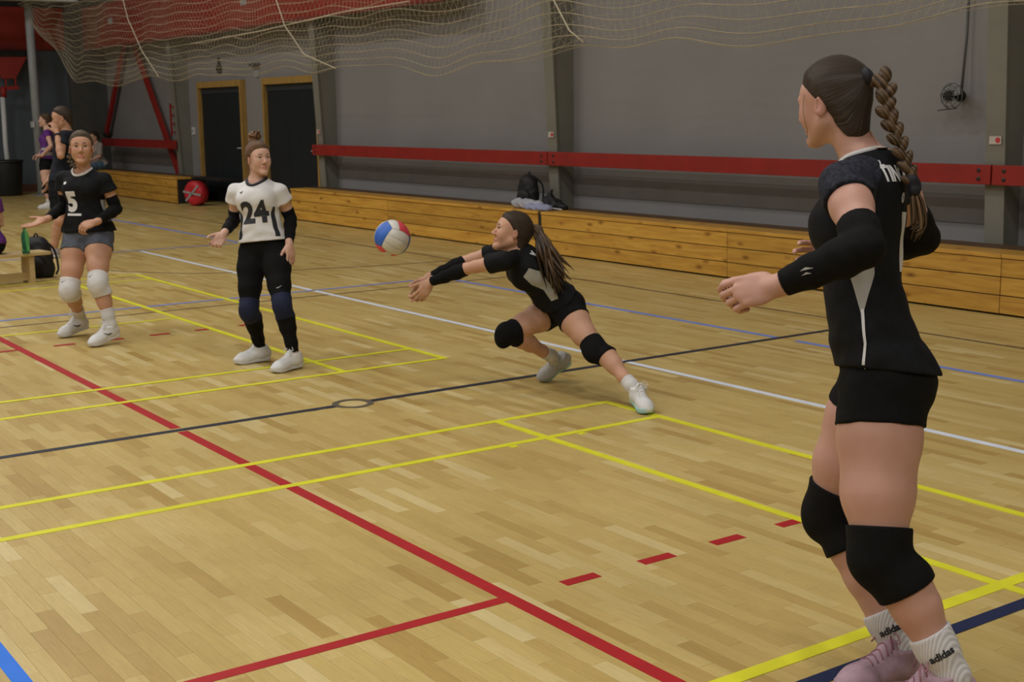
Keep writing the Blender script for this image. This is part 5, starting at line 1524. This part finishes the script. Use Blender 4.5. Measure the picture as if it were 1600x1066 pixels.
# ---------------------------------------------------------------- player in black, number 5
def player_five():
    J = dict(pel=P(138, 366, 9.52), neck=P(130, 265, 9.46), lh=P(155, 374, 9.50), rh=P(120, 374, 9.52), lk=P(153, 443, 9.32), rk=P(108, 452, 9.42),
             la=P(173, 508, 9.36), ra=P(125, 496, 9.76), ls=P(162, 280, 9.44), rs=P(99, 278, 9.50), le=P(182, 327, 9.50), lw=P(150, 347, 9.28),
             re=P(101, 322, 9.56), rw=P(72, 343, 9.36), head=P(127, 231, 9.41))
    foot(J, 'l', CV(-0.62, 0, -0.75), 0.24); foot(J, 'r', CV(-0.62, 0, -0.70), 0.24)
    fg = Figure('player number 5 in black shirt, grey shorts and white knee pads', J, g=0.98, gl=1.0, ga=0.95, res=0.0045, bust=0.04)
    H = Head(J['head'], CV(0.26, -0.05, -0.96), g=1.0)
    J = fg.j
    hl = hand(J['lw'], CV(-0.85, -0.35, -0.3), CV(0.1, -0.6, 0.8), CV(-0.2, 0.7, 0.5), curl=(0.7, 0.75, 0.8, 0.85), g=0.95)
    hr = hand(J['rw'], CV(-0.88, -0.40, -0.2), CV(-0.3, 0.75, -0.5), CV(-0.1, 0.4, 0.9), curl=(0.10, 0.10, 0.12, 0.15), g=0.98, spread=0.05)
    fg.body(H, M_SKIN_C, hl + hr)
    eyes(H, fg.root, CV(0.40, -0.02, -0.9)); brows(H, fg.root, M_BROWM)
    jf, jo = fg.jersey(M_BLACK, 0.04, sleeve=0.42, grow=0.016, folds=0.004, seed=4.0, flare=0.016, neck_r=0.064, fs=26, neck_f=0.016, sleeve_r=0.068)
    fg.collar(jf, jo, M_WHITEK, w=0.018, neck_r=0.064, neck_f=0.016)
    F_ = fg.fwd_s; Rt = fg.lat_s
    wrap_text('chest_number', '5', 0.185, jf, fg.j['pel'] + fg.up * fg.H * 0.50 - Rt * 0.045, Rt, fg.up, F_, M_PRINT, jo, fg.root, bold=0.010, sx=0.9)
    wrap_patch('number_bar', [[(-0.058, 0.010), (0.058, 0.006), (0.058, -0.010), (-0.058, -0.006)]], jf, fg.j['pel'] + fg.up * fg.H * 0.315 - Rt * 0.035, Rt, fg.up, F_, M_PRINT, jo, fg.root)
    wrap_patch('logo', [[(-0.012, 0.008), (0.010, 0.010), (0.012, -0.006), (-0.010, -0.010)]], jf, fg.j['pel'] + fg.up * fg.H * 0.80 - Rt * 0.085, Rt, fg.up, F_, M_PRINT, jo, fg.root)
    sd = nz(Rt * 1.0 + F_ * 0.10); axs = np.cross(fg.up, sd)
    wrap_patch('side_panel', [[(-0.02, 0.035), (0.03, 0.035), (0.03, -0.02), (0.015, -0.12), (0.0, -0.12), (-0.015, -0.02)]], jf, fg.j['pel'] + fg.up * fg.H * 0.45, axs, fg.up, sd, M_PANEL, jo, fg.root, start=0.15)
    fg.shorts(plain('slate_grey_shorts', (0.085, 0.095, 0.125), 0.7, 0.3, var=0.25, scale=14, bump=0.15, bscale=400), leg=0.24, top=0.28, grow=0.008, folds=0.002)
    J = fg.j
    for q in 'lr':
        kf, ko = fg.legband(q, 'knee_pad', M_WHITEK, 0.07, 0.095, 0.010, pad=0.012, folds=0.001)
        t_ = nz(J[q + 'h'] - J[q + 'k']); nn = CV(-0.35, 0.1, -1)
        wrap_patch('swoosh', [[(-0.02, 0.004), (-0.008, -0.008), (0.022, 0.012), (-0.008, 0.0)]], kf, J[q + 'k'] + t_ * 0.045, np.cross(t_, nn), t_, nn, M_PRINTK, ko, fg.root)
        fg.sleeve_band(q, M_BLACK2, 0.57, 0.95)
        fg.sock(q, M_WHITEK, 0.12, grow=0.007)
        shoe(fg.root, J[q + 'heel'], J[q + 'toe'], (0, 0, 1), M_WHITES, M_SOLE, M_LACE, J[q + 'a'], h=0.005, g=1.0, mark=M_GUM)
    an = H.p(-0.085, 0.0, -0.01)
    hf = hair_cap(H, None, t=0.008, line=0.020)
    field_obj('hair', hf, 0.005, M_DKBLOND, fg.root, {'strand': strand_attr(H, an, 3.0)})
    # braid lying along the neck on her right side
    pr = []
    path = bez([H.p(-0.03, -0.075, -0.035), H.p(0.0, -0.085, -0.075), H.p(0.03, -0.070, -0.115), H.p(0.055, -0.045, -0.135)], 60); path = np.array(path)
    for i in range(9):
        c = path[int(i * 59 / 8)]; q = 1 if i % 2 else -1
        t = nz(path[min(59, int(i * 59 / 8) + 3)] - path[max(0, int(i * 59 / 8) - 3)]); s_ = nz(np.cross(t, FWD))
        d = nz(t * 0.8 - s_ * q * 0.6); e = nz(np.cross(d, FWD))
        pr.append(ell(c + s_ * q * 0.009, (d, e, np.cross(d, e)), (0.017, 0.010, 0.012), 0.003))
    field_obj('braid', union_field(pr), 0.004, M_DKBLOND, fg.root, {'strand': lambda V: (V @ nz(RIGHT + UPV)) * 18})
player_five()

# ---------------------------------------------------------------- diving player
def player_dive():
    J = dict(pel=P(877, 476, 7.60), neck=P(803, 394, 7.43), lh=P(889, 487, 7.50), rh=P(862, 487, 7.70), lk=P(931, 545, 7.32), rk=P(794, 521, 7.52),
             la=P(987, 603, 7.15), ra=P(861, 556, 7.80), ls=P(787, 407, 7.28), rs=P(778, 394, 7.57), le=P(729, 420, 7.40), lw=P(672, 441, 7.50),
             re=P(726, 409, 7.62), rw=P(667, 436, 7.56), head=P(800, 363, 7.41))
    la, ra = J['la'], J['ra']
    J['lheel'] = la + np.array((0, 0, -la[2] + 0.03)) + CV(0.3, 0, 0.5) * 0.03; J['lheel'][2] = 0.035
    d = CV(0.25, 0, -1.0); d[2] = 0; d = nz(d); J['ltoe'] = J['lheel'] + d * 0.22; J['ltoe'][2] = 0.0
    toe = onz(843, 596); J['rtoe'] = toe + np.array((0, 0, 0.004)); J['rheel'] = P(878, 573, 7.90)
    J['rfup'] = J['rk'] - J['ra']; v = nz(J['rheel'] - J['rtoe']); J['rheel'] = J['rtoe'] + v * 0.215
    fg = Figure('player in black lunging low for the ball with a loose ponytail', J, g=0.92, gl=0.93, ga=0.92, res=0.0045, bust=0.04)
    H = Head(J['head'], CV(-0.93, 0.22, -0.22), up=UPV * 0.9 + RIGHT * 0.25, g=0.95)
    J = fg.j
    dirh = CV(-0.55, -0.82, -0.05)
    hl = hand(J['lw'], dirh, CV(-0.2, 0.3, 1.0), CV(-0.6, 0.75, 0.0), curl=(0.45, 0.5, 0.55, 0.55), g=0.92, thumb_curl=0.2)
    hr = hand(J['rw'], dirh, CV(0.2, -0.3, -1.0), CV(-0.6, 0.75, 0.0), curl=(0.3, 0.3, 0.35, 0.35), g=0.92, thumb_curl=0.2)
    fg.body(H, M_SKIN_D, hl + hr)
    eyes(H, fg.root, CV(-0.95, 0.15, -0.3)); brows(H, fg.root, M_BROWM)
    jf, jo = fg.jersey(M_BLACK, 0.12, sleeve=0.40, grow=0.014, folds=0.004, seed=5.0, flare=0.010, neck_r=0.060, fs=26, neck_f=0.012, sleeve_r=0.064)
    fg.collar(jf, jo, M_BLACK2, w=0.012, neck_r=0.060, neck_f=0.012)
    sd = nz(fg.lat * 1.0 + fg.fwd * 0.35); axs = np.cross(fg.up, sd)
    wrap_patch('side_panel', [[(-0.055, 0.14), (0.0, 0.16), (0.035, 0.10), (0.03, 0.0), (0.01, -0.09), (-0.03, -0.08), (-0.02, 0.0), (-0.05, 0.07)]], jf, fg.j['pel'] + fg.up * fg.H * 0.45, axs, fg.up, sd, M_PANEL, jo, fg.root)
    wrap_text('lettering', 'K', 0.055, jf, fg.j['pel'] + fg.up * fg.H * 0.86 + fg.lat_s * 0.05, -fg.lat_s, fg.up, nz(-fg.fwd_s + fg.lat_s * 0.4), M_PRINT, jo, fg.root, bold=0.002)
    sf, so = fg.shorts(M_BLACK2, leg=0.24, top=0.25, grow=0.007)
    t_ = nz(J['lh'] - J['lk']); nn = CV(-0.1, 0, -1)
    wrap_patch('swoosh', [[(-0.02, -0.004), (-0.008, -0.010), (0.028, 0.014), (-0.006, -0.001)]], sf, J['lh'] - t_ * 0.06 - CV(1, 0, 0) * 0.01, np.cross(t_, nn), t_, nn, M_PRINT, so, fg.root)
    for q in 'lr':
        fg.legband(q, 'knee_pad', M_BLACK2, 0.06, 0.085, 0.008, pad=0.010)
        fg.sleeve_band(q, M_BLACK2, -0.02, 0.96)
        fg.sock(q, M_WHITEK, 0.05 if q == 'l' else 0.06, grow=0.007)
        up_ = (0, 0, 1) if q == 'l' else nz(J['rk'] - J['ra'])
        shoe(fg.root, J[q + 'heel'], J[q + 'toe'], up_, M_WHITES if q == 'l' else plain('grey_white_shoe_mesh', (0.40, 0.40, 0.39), 0.6, bump=0.2, bscale=300), M_MINT, M_LACE, J[q + 'a'], h=0.005, g=0.96, bow=(q == 'l'))
    an = H.p(-0.105, 0.0, 0.035)
    hf = hair_cap(H, an, t=0.012, line=0.020)
    ho = field_obj('hair', hf, 0.005, M_BROWN, fg.root, {'strand': strand_attr(H, an, 3.0)})
    cur = []; rd = []
    for i in range(70):
        a = RNG.normal(size=3) * 0.008
        e = P(872 + RNG.normal() * 11, 440 + RNG.normal() * 12, 7.36 + RNG.normal() * 0.04)
        mid = P(852 + RNG.normal() * 5, 385 + RNG.normal() * 5, 7.37 + RNG.normal() * 0.02)
        cur.append(bez([an + a * 0.5, an + CV(1, 0.15, -0.1) * 0.035 + a, mid, (mid + e) / 2 + RNG.normal(size=3) * 0.008, e], 14))
        rd.append(list(np.interp(np.linspace(0, 1, 14), [0, 0.15, 0.5, 0.8, 1], [0.006, 0.010, 0.012, 0.008, 0.001])))
    tube_attr_mesh('ponytail', cur, rd, hair_mat('dark_ponytail_hair', (0.016, 0.009, 0.005), (0.11, 0.066, 0.034)), fg.root, 6)
    m = MB(fg.root.location); m.lathe(an + CV(1, 0.1, 0) * 0.0, CV(1, 0.1, 0), [(0, 0.014), (0.003, 0.020), (0.012, 0.020), (0.015, 0.013)], 14); o = m.build('hair_band', M_BAND, ho, True); o.location = (0, 0, 0)
player_dive()

# ================================================================== BALL, BENCH, BAGS, PEOPLE BEHIND
def volleyball():
    c = P(613, 372, 7.52); R0 = 0.104
    e = empty('volleyball', c); tag(e, 'white, red and blue volleyball in flight', 'ball')
    mats = {'w': plain('ball_white', (0.60, 0.58, 0.53), 0.45, bump=0.1, bscale=300), 'r': plain('ball_red', (0.62, 0.06, 0.08), 0.45, bump=0.1, bscale=300), 'b': plain('ball_blue', (0.03, 0.12, 0.50), 0.45, bump=0.1, bscale=300)}
    rot_ = Matrix.Rotation(0.5, 3, 'X') @ Matrix.Rotation(0.4, 3, 'Y')
    # axes so that white faces the camera, blue to its left, red on top
    A = np.array([nz(CV(0.38, -0.42, -0.85)), nz(CV(-0.75, 0.35, -0.55)), nz(CV(0.35, 0.9, -0.2))])
    A[1] = nz(A[1] - A[0] * A[0].dot(A[1])); A[2] = np.cross(A[0], A[1]); 
    if A[2].dot(UPV) < 0: A[2] = -A[2]
    cols = {0: 'www', 1: 'wbb', 2: 'rrw'}
    for ax_ in range(3):
        for sg in (1, -1):
            n_ = A[ax_] * sg; u = A[(ax_ + 1) % 3]; v = A[(ax_ + 2) % 3]
            for st in range(3):
                m = MB(c); N = 12; K = 5
                vs = []; fs = []
                for i in range(N + 1):
                    for k in range(K + 1):
                        a = -1 + 2 * i / N; b = -1 + 2 * (st + (k / K) * 0.97 + 0.015) / 3
                        a *= 0.985
                        p = nz(n_ + u * math.tan(a * math.pi / 4) + v * math.tan(b * math.pi / 4))
                        edge = min(1, 4 * min(k, K - k) / K + 0.0, 6 * min(i, N - i) / N)
                        vs.append(c + p * (R0 - 0.0018 * (1 - edge)))
                for i in range(N):
                    for k in range(K):
                        q = (i * (K + 1) + k, (i + 1) * (K + 1) + k, (i + 1) * (K + 1) + k + 1, i * (K + 1) + k + 1)
                        fs.append(q if sg * (1) > 0 else q[::-1])
                m.add(vs, fs)
                cc = cols[ax_][st] if sg > 0 else ('wbr'[ax_] if st != 1 else 'w')
                m.build('panel', mats[cc], e, True)
    m = MB(c); m.lathe(c - np.array((0, 0, R0 - 0.003)), (0, 0, 1), [((R0 - 0.003) * (1 - math.cos(t)), (R0 - 0.003) * math.sin(t)) for t in np.linspace(0.02, math.pi - 0.02, 16)], 24); m.build('bladder', M_GUM, e, True)
volleyball()

# gym bench at the left edge
M_BIRCH = plain('pale_birch', (0.50, 0.36, 0.17), 0.5, var=0.12, scale=4, stretch=(8, 1, 8))
def gym_bench():
    a = onz(80, 393, 0.30); a[2] = 0; d = np.array((0.12, -1.0, 0)); d = nz(d); s_ = np.array((-d[1], d[0], 0)) * -1
    if s_[0] > 0: s_ = -s_
    e = empty('gym_bench', a + d * 1.2); tag(e, 'long low pale wooden gym bench at the left edge', 'bench')
    pt = lambda u, w, z: a + d * u + s_ * w + np.array((0, 0, z))
    m = MB(e.location); m.hexa([pt(0, -0.0, 0.27), pt(2.6, -0.0, 0.27), pt(2.6, 0.27, 0.27), pt(0, 0.27, 0.27), pt(0, 0, 0.302), pt(2.6, 0, 0.302), pt(2.6, 0.27, 0.302), pt(0, 0.27, 0.302)]); m.build('seat_board', M_BIRCH, e, bevel=0.006)
    for u in (0.16, 2.3):
        m = MB(e.location); m.hexa([pt(u, 0.03, 0), pt(u + 0.05, 0.03, 0), pt(u + 0.05, 0.24, 0), pt(u, 0.24, 0), pt(u, 0.03, 0.27), pt(u + 0.05, 0.03, 0.27), pt(u + 0.05, 0.24, 0.27), pt(u, 0.24, 0.27)]); m.build('leg', M_BIRCH, e, bevel=0.004)
    m = MB(e.location); m.hexa([pt(0.21, 0.11, 0.03), pt(2.3, 0.11, 0.03), pt(2.3, 0.16, 0.03), pt(0.21, 0.16, 0.03), pt(0.21, 0.11, 0.10), pt(2.3, 0.11, 0.10), pt(2.3, 0.16, 0.10), pt(0.21, 0.16, 0.10)]); m.build('stretcher', M_BIRCH, e)
    return pt
bench_pt = gym_bench()
def bottle():
    c = onz(41, 396, 0.302); s = 1.0
    e = empty('water_bottle', c); tag(e, 'clear green plastic water bottle standing on the gym bench', 'bottle')
    gm, nt, b = new_mat('green_bottle_plastic'); b.inputs['Base Color'].default_value = (0.16, 0.62, 0.36, 1); b.inputs['Roughness'].default_value = 0.12; b.inputs['Transmission Weight'].default_value = 0.92; b.inputs['IOR'].default_value = 1.2
    m = MB(c); m.lathe(c, (0, 0, 1), [(0, 0.028), (0.006, 0.036), (0.03, 0.037), (0.05, 0.034), (0.07, 0.037), (0.09, 0.034), (0.11, 0.037), (0.17, 0.037), (0.20, 0.028), (0.222, 0.014), (0.24, 0.013)], 20); m.build('bottle_body', gm, e, True)
    m = MB(c); m.lathe(c + np.array((0, 0, 0.24)), (0, 0, 1), [(0, 0.016), (0.018, 0.016), (0.02, 0.013)], 16); m.build('cap', plain('green_cap', (0.02, 0.25, 0.12), 0.4), e, True)
bottle()
def pack(c, f, lab, w, h, dp, mat, straps=True, lean=0.0, res=0.008):
    """soft backpack standing at c, front towards f"""
    f = nz(np.array((f[0], f[1], 0))); u = nz(np.array((0, 0, 1)) - f * lean); s_ = np.cross(u, f)
    e = empty('backpack', c); tag(e, lab, 'bag')
    pr = [ell(c + u * h * 0.42, (s_, f, u), (w * 0.52, dp * 0.55, h * 0.50), 0.03), rcone(c + u * h * 0.15 - s_ * w * 0.25, c + u * h * 0.15 + s_ * w * 0.25, dp * 0.42, dp * 0.42, 0.06), rcone(c + u * h * 0.75 - s_ * w * 0.12, c + u * h * 0.75 + s_ * w * 0.12, dp * 0.40, dp * 0.40, 0.06)]
    lo, hi = bounds(pr)
    z0 = c[2]
    F = Field(lambda Q, cc, r: smax(evalp(pr, Q, cc, r) - wob(Q, 22, 0.004, w * 9).astype(F32), (F32(z0 + 0.003) - Q[:, 2]), 0.01), lo, hi)
    bo = field_obj('bag_body', F, res, mat, e)
    pk = [ell(c + u * h * 0.30 + f * dp * 0.48, (s_, f, u), (w * 0.36, dp * 0.22, h * 0.22), 0.02)]
    field_obj('front_pocket', union_field(pk), res, mat, e)
    m = MB(e.location); m.tube(bez([c + u * h * 0.92 - s_ * 0.03, c + u * h * 1.03, c + u * h * 0.92 + s_ * 0.03], 10), 0.008, 6); m.build('grab_handle', mat, e, True)
    if straps:
        for q in (-1, 1):
            m = MB(e.location); m.tube(bez([c + u * h * 0.85 - f * dp * 0.4 + s_ * q * w * 0.2, c + u * h * 0.6 - f * dp * 0.7 + s_ * q * w * 0.42, c + u * h * 0.2 - f * dp * 0.55 + s_ * q * w * 0.55, c + u * 0.03 - f * dp * 0.2 + s_ * q * w * 0.55], 14), 0.012, 6); m.build('shoulder_strap', mat, e, True)
    return e
M_BAG = plain('black_nylon', (0.010, 0.010, 0.012), 0.6, 0.35, var=0.3, scale=12, bump=0.3, bscale=60)
q = onz(52, 437); q[2] = 0.0; q = q + np.array((-0.16, 0.10, 0))
pack(q, -FWD, 'black backpack on the floor behind the gym bench', 0.30, 0.43, 0.20, M_BAG, res=0.008)
q = ony(824, 328, 6.72); q[2] = BZ
pack(q, (0.2, -1, 0), 'black backpack standing on the pine bench by the wall', 0.28, 0.40, 0.17, M_BAG, lean=0.12)
def cloth_pile(c, lab, mat, mat2, w, h, name, seed):
    e = empty(name, c); tag(e, lab, 'clothes')
    r = np.random.default_rng(seed)
    for k, mt in enumerate((mat, mat2)):
        pr = [ell(c + np.array(((r.uniform(-.5, .5) + (0.3 if k else -0.1)) * w, r.uniform(-.25, .25) * 0.12 - 0.03 * k, h * (0.30 - 0.12 * k) * r.uniform(0.6, 1.3))), (nz((1, r.uniform(-.5, .5), r.uniform(-.2, .2))), nz((r.uniform(-.3, .3), 1, 0)), (0, 0, 1)), (w * 0.30, 0.06, h * (0.35 - 0.1 * k)), 0.02) for i in range(5)]
        lo, hi = bounds(pr); z0 = c[2]
        F = Field(lambda Q, cc, rr, pr=pr: smax(evalp(pr, Q, cc, rr) - wob(Q, 36, 0.006, seed).astype(F32), F32(z0 + 0.002) - Q[:, 2], 0.006), lo, hi)
        field_obj('folded_cloth', F, 0.007, mt, e)
q = ony(830, 331, 6.54); q[2] = BZ
cloth_pile(q, 'crumpled white and blue clothes in front of the bench backpack', plain('white_cotton', (0.42, 0.43, 0.50), 0.8), plain('blue_white_cotton', (0.30, 0.33, 0.50), 0.8), 0.42, 0.17, 'clothes_pile', 3)
q = ony(866, 330, 6.72); q[2] = BZ
def shoe_bag(c):
    e = empty('shoe_bag', c); tag(e, 'small slumped black bag right of the clothes on the bench', 'bag')
    pr = [rcone(c + np.array((-0.10, 0, 0.06)), c + np.array((0.20, 0, 0.03)), 0.085, 0.035, 0.05), rcone(c + np.array((-0.08, 0, 0.08)), c + np.array((-0.06, 0, 0.20)), 0.06, 0.022, 0.05), sph(c + np.array((0.05, -0.02, 0.05)), 0.07, 0.04)]
    lo, hi = bounds(pr); z0 = c[2]
    field_obj('bag_body', Field(lambda Q, cc, r: smax(evalp(pr, Q, cc, r) - wob(Q, 30, 0.006, 2.0).astype(F32), F32(z0 + 0.002) - Q[:, 2], 0.006), lo, hi), 0.007, M_BAG, e)
    m = MB(e.location); m.tube(bez([c + np.array((0.02, -0.09, 0.012)), c + np.array((0.1, -0.10, 0.02)), c + np.array((0.24, -0.07, 0.012))], 10), 0.008, 6); m.build('drawstring', M_PRINT, e, True)
shoe_bag(q)

# coach in dark clothes behind number 5
def coach():
    J = dict(pel=P(100, 283, 15.2), neck=P(104, 205, 15.15), lh=P(92, 290, 15.1), rh=P(106, 290, 15.25), lk=P(93, 345, 15.0), rk=P(112, 345, 15.3),
             la=P(84, 390, 15.1), ra=P(120, 392, 15.4), ls=P(98, 214, 14.98), rs=P(116, 214, 15.3), le=P(88, 232, 14.85), lw=P(87, 206, 14.85),
             re=P(92, 250, 15.35), rw=P(77, 280, 15.3), head=P(96, 184, 15.1))
    J['lw'] = P(89, 207, 14.9); J['le'] = P(95, 243, 14.85)
    foot(J, 'l', CV(-0.95, 0, 0.2), 0.29); foot(J, 'r', CV(-0.8, 0, 0.4), 0.29)
    fg = Figure('man in dark T-shirt and shorts holding a hand to his face', J, g=1.12, gl=1.05, ga=1.1, res=0.008, bust=0.0)
    H = Head(J['head'], CV(-0.9, -0.28, -0.2), g=1.03); J = fg.j
    hl = hand(J['lw'], CV(-0.35, 0.9, 0.1), CV(-0.6, -0.2, 0.6), CV(-0.5, 0.2, -0.8), curl=(0.7,) * 4, g=1.05); hr = hand(J['rw'], CV(-0.2, -1, 0), CV(-0.9, 0.1, 0), CV(-0.1, 0, -1), curl=(0.35,) * 4, g=1.05)
    fg.body(H, M_SKIN_C, hl + hr)
    eyes(H, fg.root, H.f); brows(H, fg.root, M_BROWM)
    Mn = plain('dark_navy_shirt', (0.012, 0.014, 0.022), 0.8, 0.2)
    jf, jo = fg.jersey(Mn, -0.02, sleeve=0.5, grow=0.022, folds=0.004, flare=0.012, neck_r=0.062, name='t_shirt', sleeve_r=0.07)
    wrap_patch('chest_print', [[(-0.05, 0.06), (0.05, 0.06), (0.05, -0.06), (-0.05, -0.06)]], jf, J['pel'] + fg.up * fg.H * 0.66, fg.lat_s, fg.up, fg.fwd_s, plain('faded_print', (0.30, 0.16, 0.16), 0.7, var=0.6, scale=40), jo, fg.root)
    fg.shorts(M_BLACK2, leg=0.72, top=0.2, grow=0.02, folds=0.004)
    for q in 'lr': shoe(fg.root, J[q + 'heel'], J[q + 'toe'], (0, 0, 1), plain('grey_pink_shoe', (0.33, 0.27, 0.29), 0.6), M_SOLE, M_LACE, J[q + 'a'], h=0.008, g=1.1, bow=False)
    hf = hair_cap(H, None, t=0.009, line=0.004, nape_h=0.085)
    field_obj('hair', hf, 0.007, M_BROWN, fg.root, {'strand': strand_attr(H, H.p(-0.08, 0, 0.05), 3.0)})
    m = MB(fg.root.location); w0 = J['lw'] - nz(J['lw'] - J['le']) * 0.03; m.lathe(w0, nz(J['lw'] - J['le']), [(-0.012, 0.034), (0.012, 0.033)], 16); m.build('wrist_watch', M_BAND, fg.root, True)
coach()

M_PURPLE = plain('purple_jersey_fabric', (0.11, 0.025, 0.19), 0.7, 0.25, var=0.15, scale=10)
def purple_player():
    D = 23.2
    J = dict(pel=P(74, 256, D), neck=P(73, 204, D), lh=P(70, 260, D - 0.06), rh=P(79, 260, D + 0.06), lk=P(73, 294, D - 0.1), rk=P(82, 294, D + 0.1),
             la=P(77, 320, D - 0.05), ra=P(85, 320, D + 0.2), ls=P(74, 210, D - 0.17), rs=P(76, 210, D + 0.17), le=P(80, 228, D - 0.25), lw=P(66, 243, D - 0.2),
             re=P(70, 228, D + 0.2), rw=P(62, 242, D + 0.1), head=P(70, 188, D - 0.02))
    foot(J, 'l', CV(-0.95, 0, -0.1), 0.25); foot(J, 'r', CV(-0.95, 0, -0.1), 0.25)
    fg = Figure('player in purple shirt and black shorts by the tall post', J, g=0.95, gl=0.95, ga=0.95, res=0.009, bust=0.04)
    H = Head(J['head'], CV(-0.93, 0.0, -0.25), g=0.95); J = fg.j
    fg.body(H, M_SKIN_B, hand(J['lw'], CV(-1, -0.2, 0), CV(0, -1, 0), CV(0, 0, 1), g=0.95) + hand(J['rw'], CV(-1, -0.2, 0), CV(0, -1, 0), CV(0, 0, 1), g=0.95))
    jf, jo = fg.jersey(M_PURPLE, 0.12, sleeve=0.25, grow=0.014, folds=0.003, neck_r=0.06)
    for z, h in ((0.42, 0.035), (0.27, 0.05)):
        wrap_patch('pale_stripe', [[(-0.12, h * 0.3), (0.12, h), (0.12, -h * 0.3), (-0.12, -h)]], jf, J['pel'] + fg.up * fg.H * z, np.cross(fg.up, nz(fg.lat_s)), fg.up, fg.lat_s, M_PANEL, jo, fg.root, off=0.003, cell=0.03)
    fg.shorts(M_BLACK2, leg=0.2, top=0.25, grow=0.008)
    for q in 'lr':
        fg.legband(q, 'knee_pad', M_BLACK2, 0.07, 0.09, 0.012, pad=0.01); shoe(fg.root, J[q + 'heel'], J[q + 'toe'], (0, 0, 1), M_WHITES, M_SOLE, M_LACE, J[q + 'a'], h=0.009, g=1.0, bow=False); fg.sock(q, M_WHITEK, 0.08)
    an = H.p(-0.10, 0, 0.0)
    hf = hair_cap(H, an, t=0.012, line=0.022, extra=[rcone(an, an + CV(0.5, -1, 0) * 0.16, 0.028, 0.012, 0.02)], nape_h=0.2)
    field_obj('hair', hf, 0.008, M_DKBLOND, fg.root, {'strand': strand_attr(H, an, 3.0)})
purple_player()

def seated(label, sit, f, scale, shirt, trousers, mat_skin, hairm, res, sleeves=False, bare=False):
    """person sitting at point sit (on the seat surface), facing ground direction f"""
    f = nz(np.array((f[0], f[1], 0))); l = np.array((-f[1], f[0], 0)); u = np.array((0, 0, 1.)); k = scale
    pel = sit + u * 0.10 * k
    J = dict(pel=pel, neck=pel + u * 0.50 * k + f * 0.07 * k, lh=pel + l * 0.09 * k, rh=pel - l * 0.09 * k)
    kz = max(sit[2] + 0.07, 0.40 * k)
    for q, sg in (('l', 1), ('r', -1)):
        kn = J[q + 'h'] + f * 0.40 * k + l * sg * 0.05; kn[2] = kz + 0.02; J[q + 'k'] = kn
        an = kn - f * 0.03 + l * sg * 0.01; an[2] = 0.09; J[q + 'a'] = an
        J[q + 's'] = J['neck'] + l * sg * 0.165 * k - u * 0.055 * k
        J[q + 'e'] = J[q + 's'] - u * 0.24 * k + f * 0.06 * k + l * sg * 0.04
        J[q + 'w'] = J[q + 'e'] + f * 0.20 * k - u * 0.08 * k - l * sg * 0.05
        foot(J, q, f, 0.25)
    J['head'] = J['neck'] + u * 0.125 * k + f * 0.04
    fg = Figure(label, J, g=0.98 * k, gl=0.98 * k, ga=0.98 * k, res=res, bust=0.03)
    H = Head(J['head'], nz(f + u * -0.1), g=0.97 * k); J = fg.j
    hs = []
    for q, sg in (('l', 1), ('r', -1)): hs += hand(J[q + 'w'], f - u * 0.4, -u, -l * sg, g=0.95 * k)
    fg.body(H, mat_skin, hs)
    fg.jersey(shirt, 0.0, sleeve=0.9 if sleeves else 0.45, grow=0.018, folds=0.004, neck_r=0.062, name='shirt')
    if bare: fg.shorts(trousers, leg=0.35, top=0.2, grow=0.01)
    else: fg.cut([fg.torso] + fg.glutes + fg.legs['l'] + fg.legs['r'], 0.014, [(J['pel'] + fg.up * fg.H * 0.2, fg.up)], 'trousers', trousers, folds=0.003)
    for q in 'lr': shoe(fg.root, J[q + 'heel'], J[q + 'toe'], (0, 0, 1), M_WHITES, M_SOLE, M_LACE, J[q + 'a'], h=res, g=1.0, bow=False)
    hf = hair_cap(H, None, t=0.016, line=0.02, nape_h=0.11)
    field_obj('hair', hf, res, hairm, fg.root, {'strand': strand_attr(H, H.p(-0.08, 0, 0.0), 3.0)})
    return fg
s0 = bench_pt(0.575, 0.13, 0.302)
seated('person in purple shirt sitting on the gym bench, cut by left edge', s0, (-1.0, -0.1, 0), 0.92, M_PURPLE, M_BLACK2, M_SKIN_B, M_BROWN, 0.008, bare=True)
s1 = np.array((-20.35, 6.62, BZ + 0.0)); qx = ony(157, 260, 6.62); s1[0] = qx[0]
seated('blurred spectator in pale top and blue jeans on far bench', s1, (0.25, -1, 0), 0.95, plain('pale_top', (0.34, 0.30, 0.27), 0.8), plain('blue_jeans', (0.08, 0.16, 0.24), 0.8), M_SKIN_B, M_BROWN, 0.010, sleeves=True)
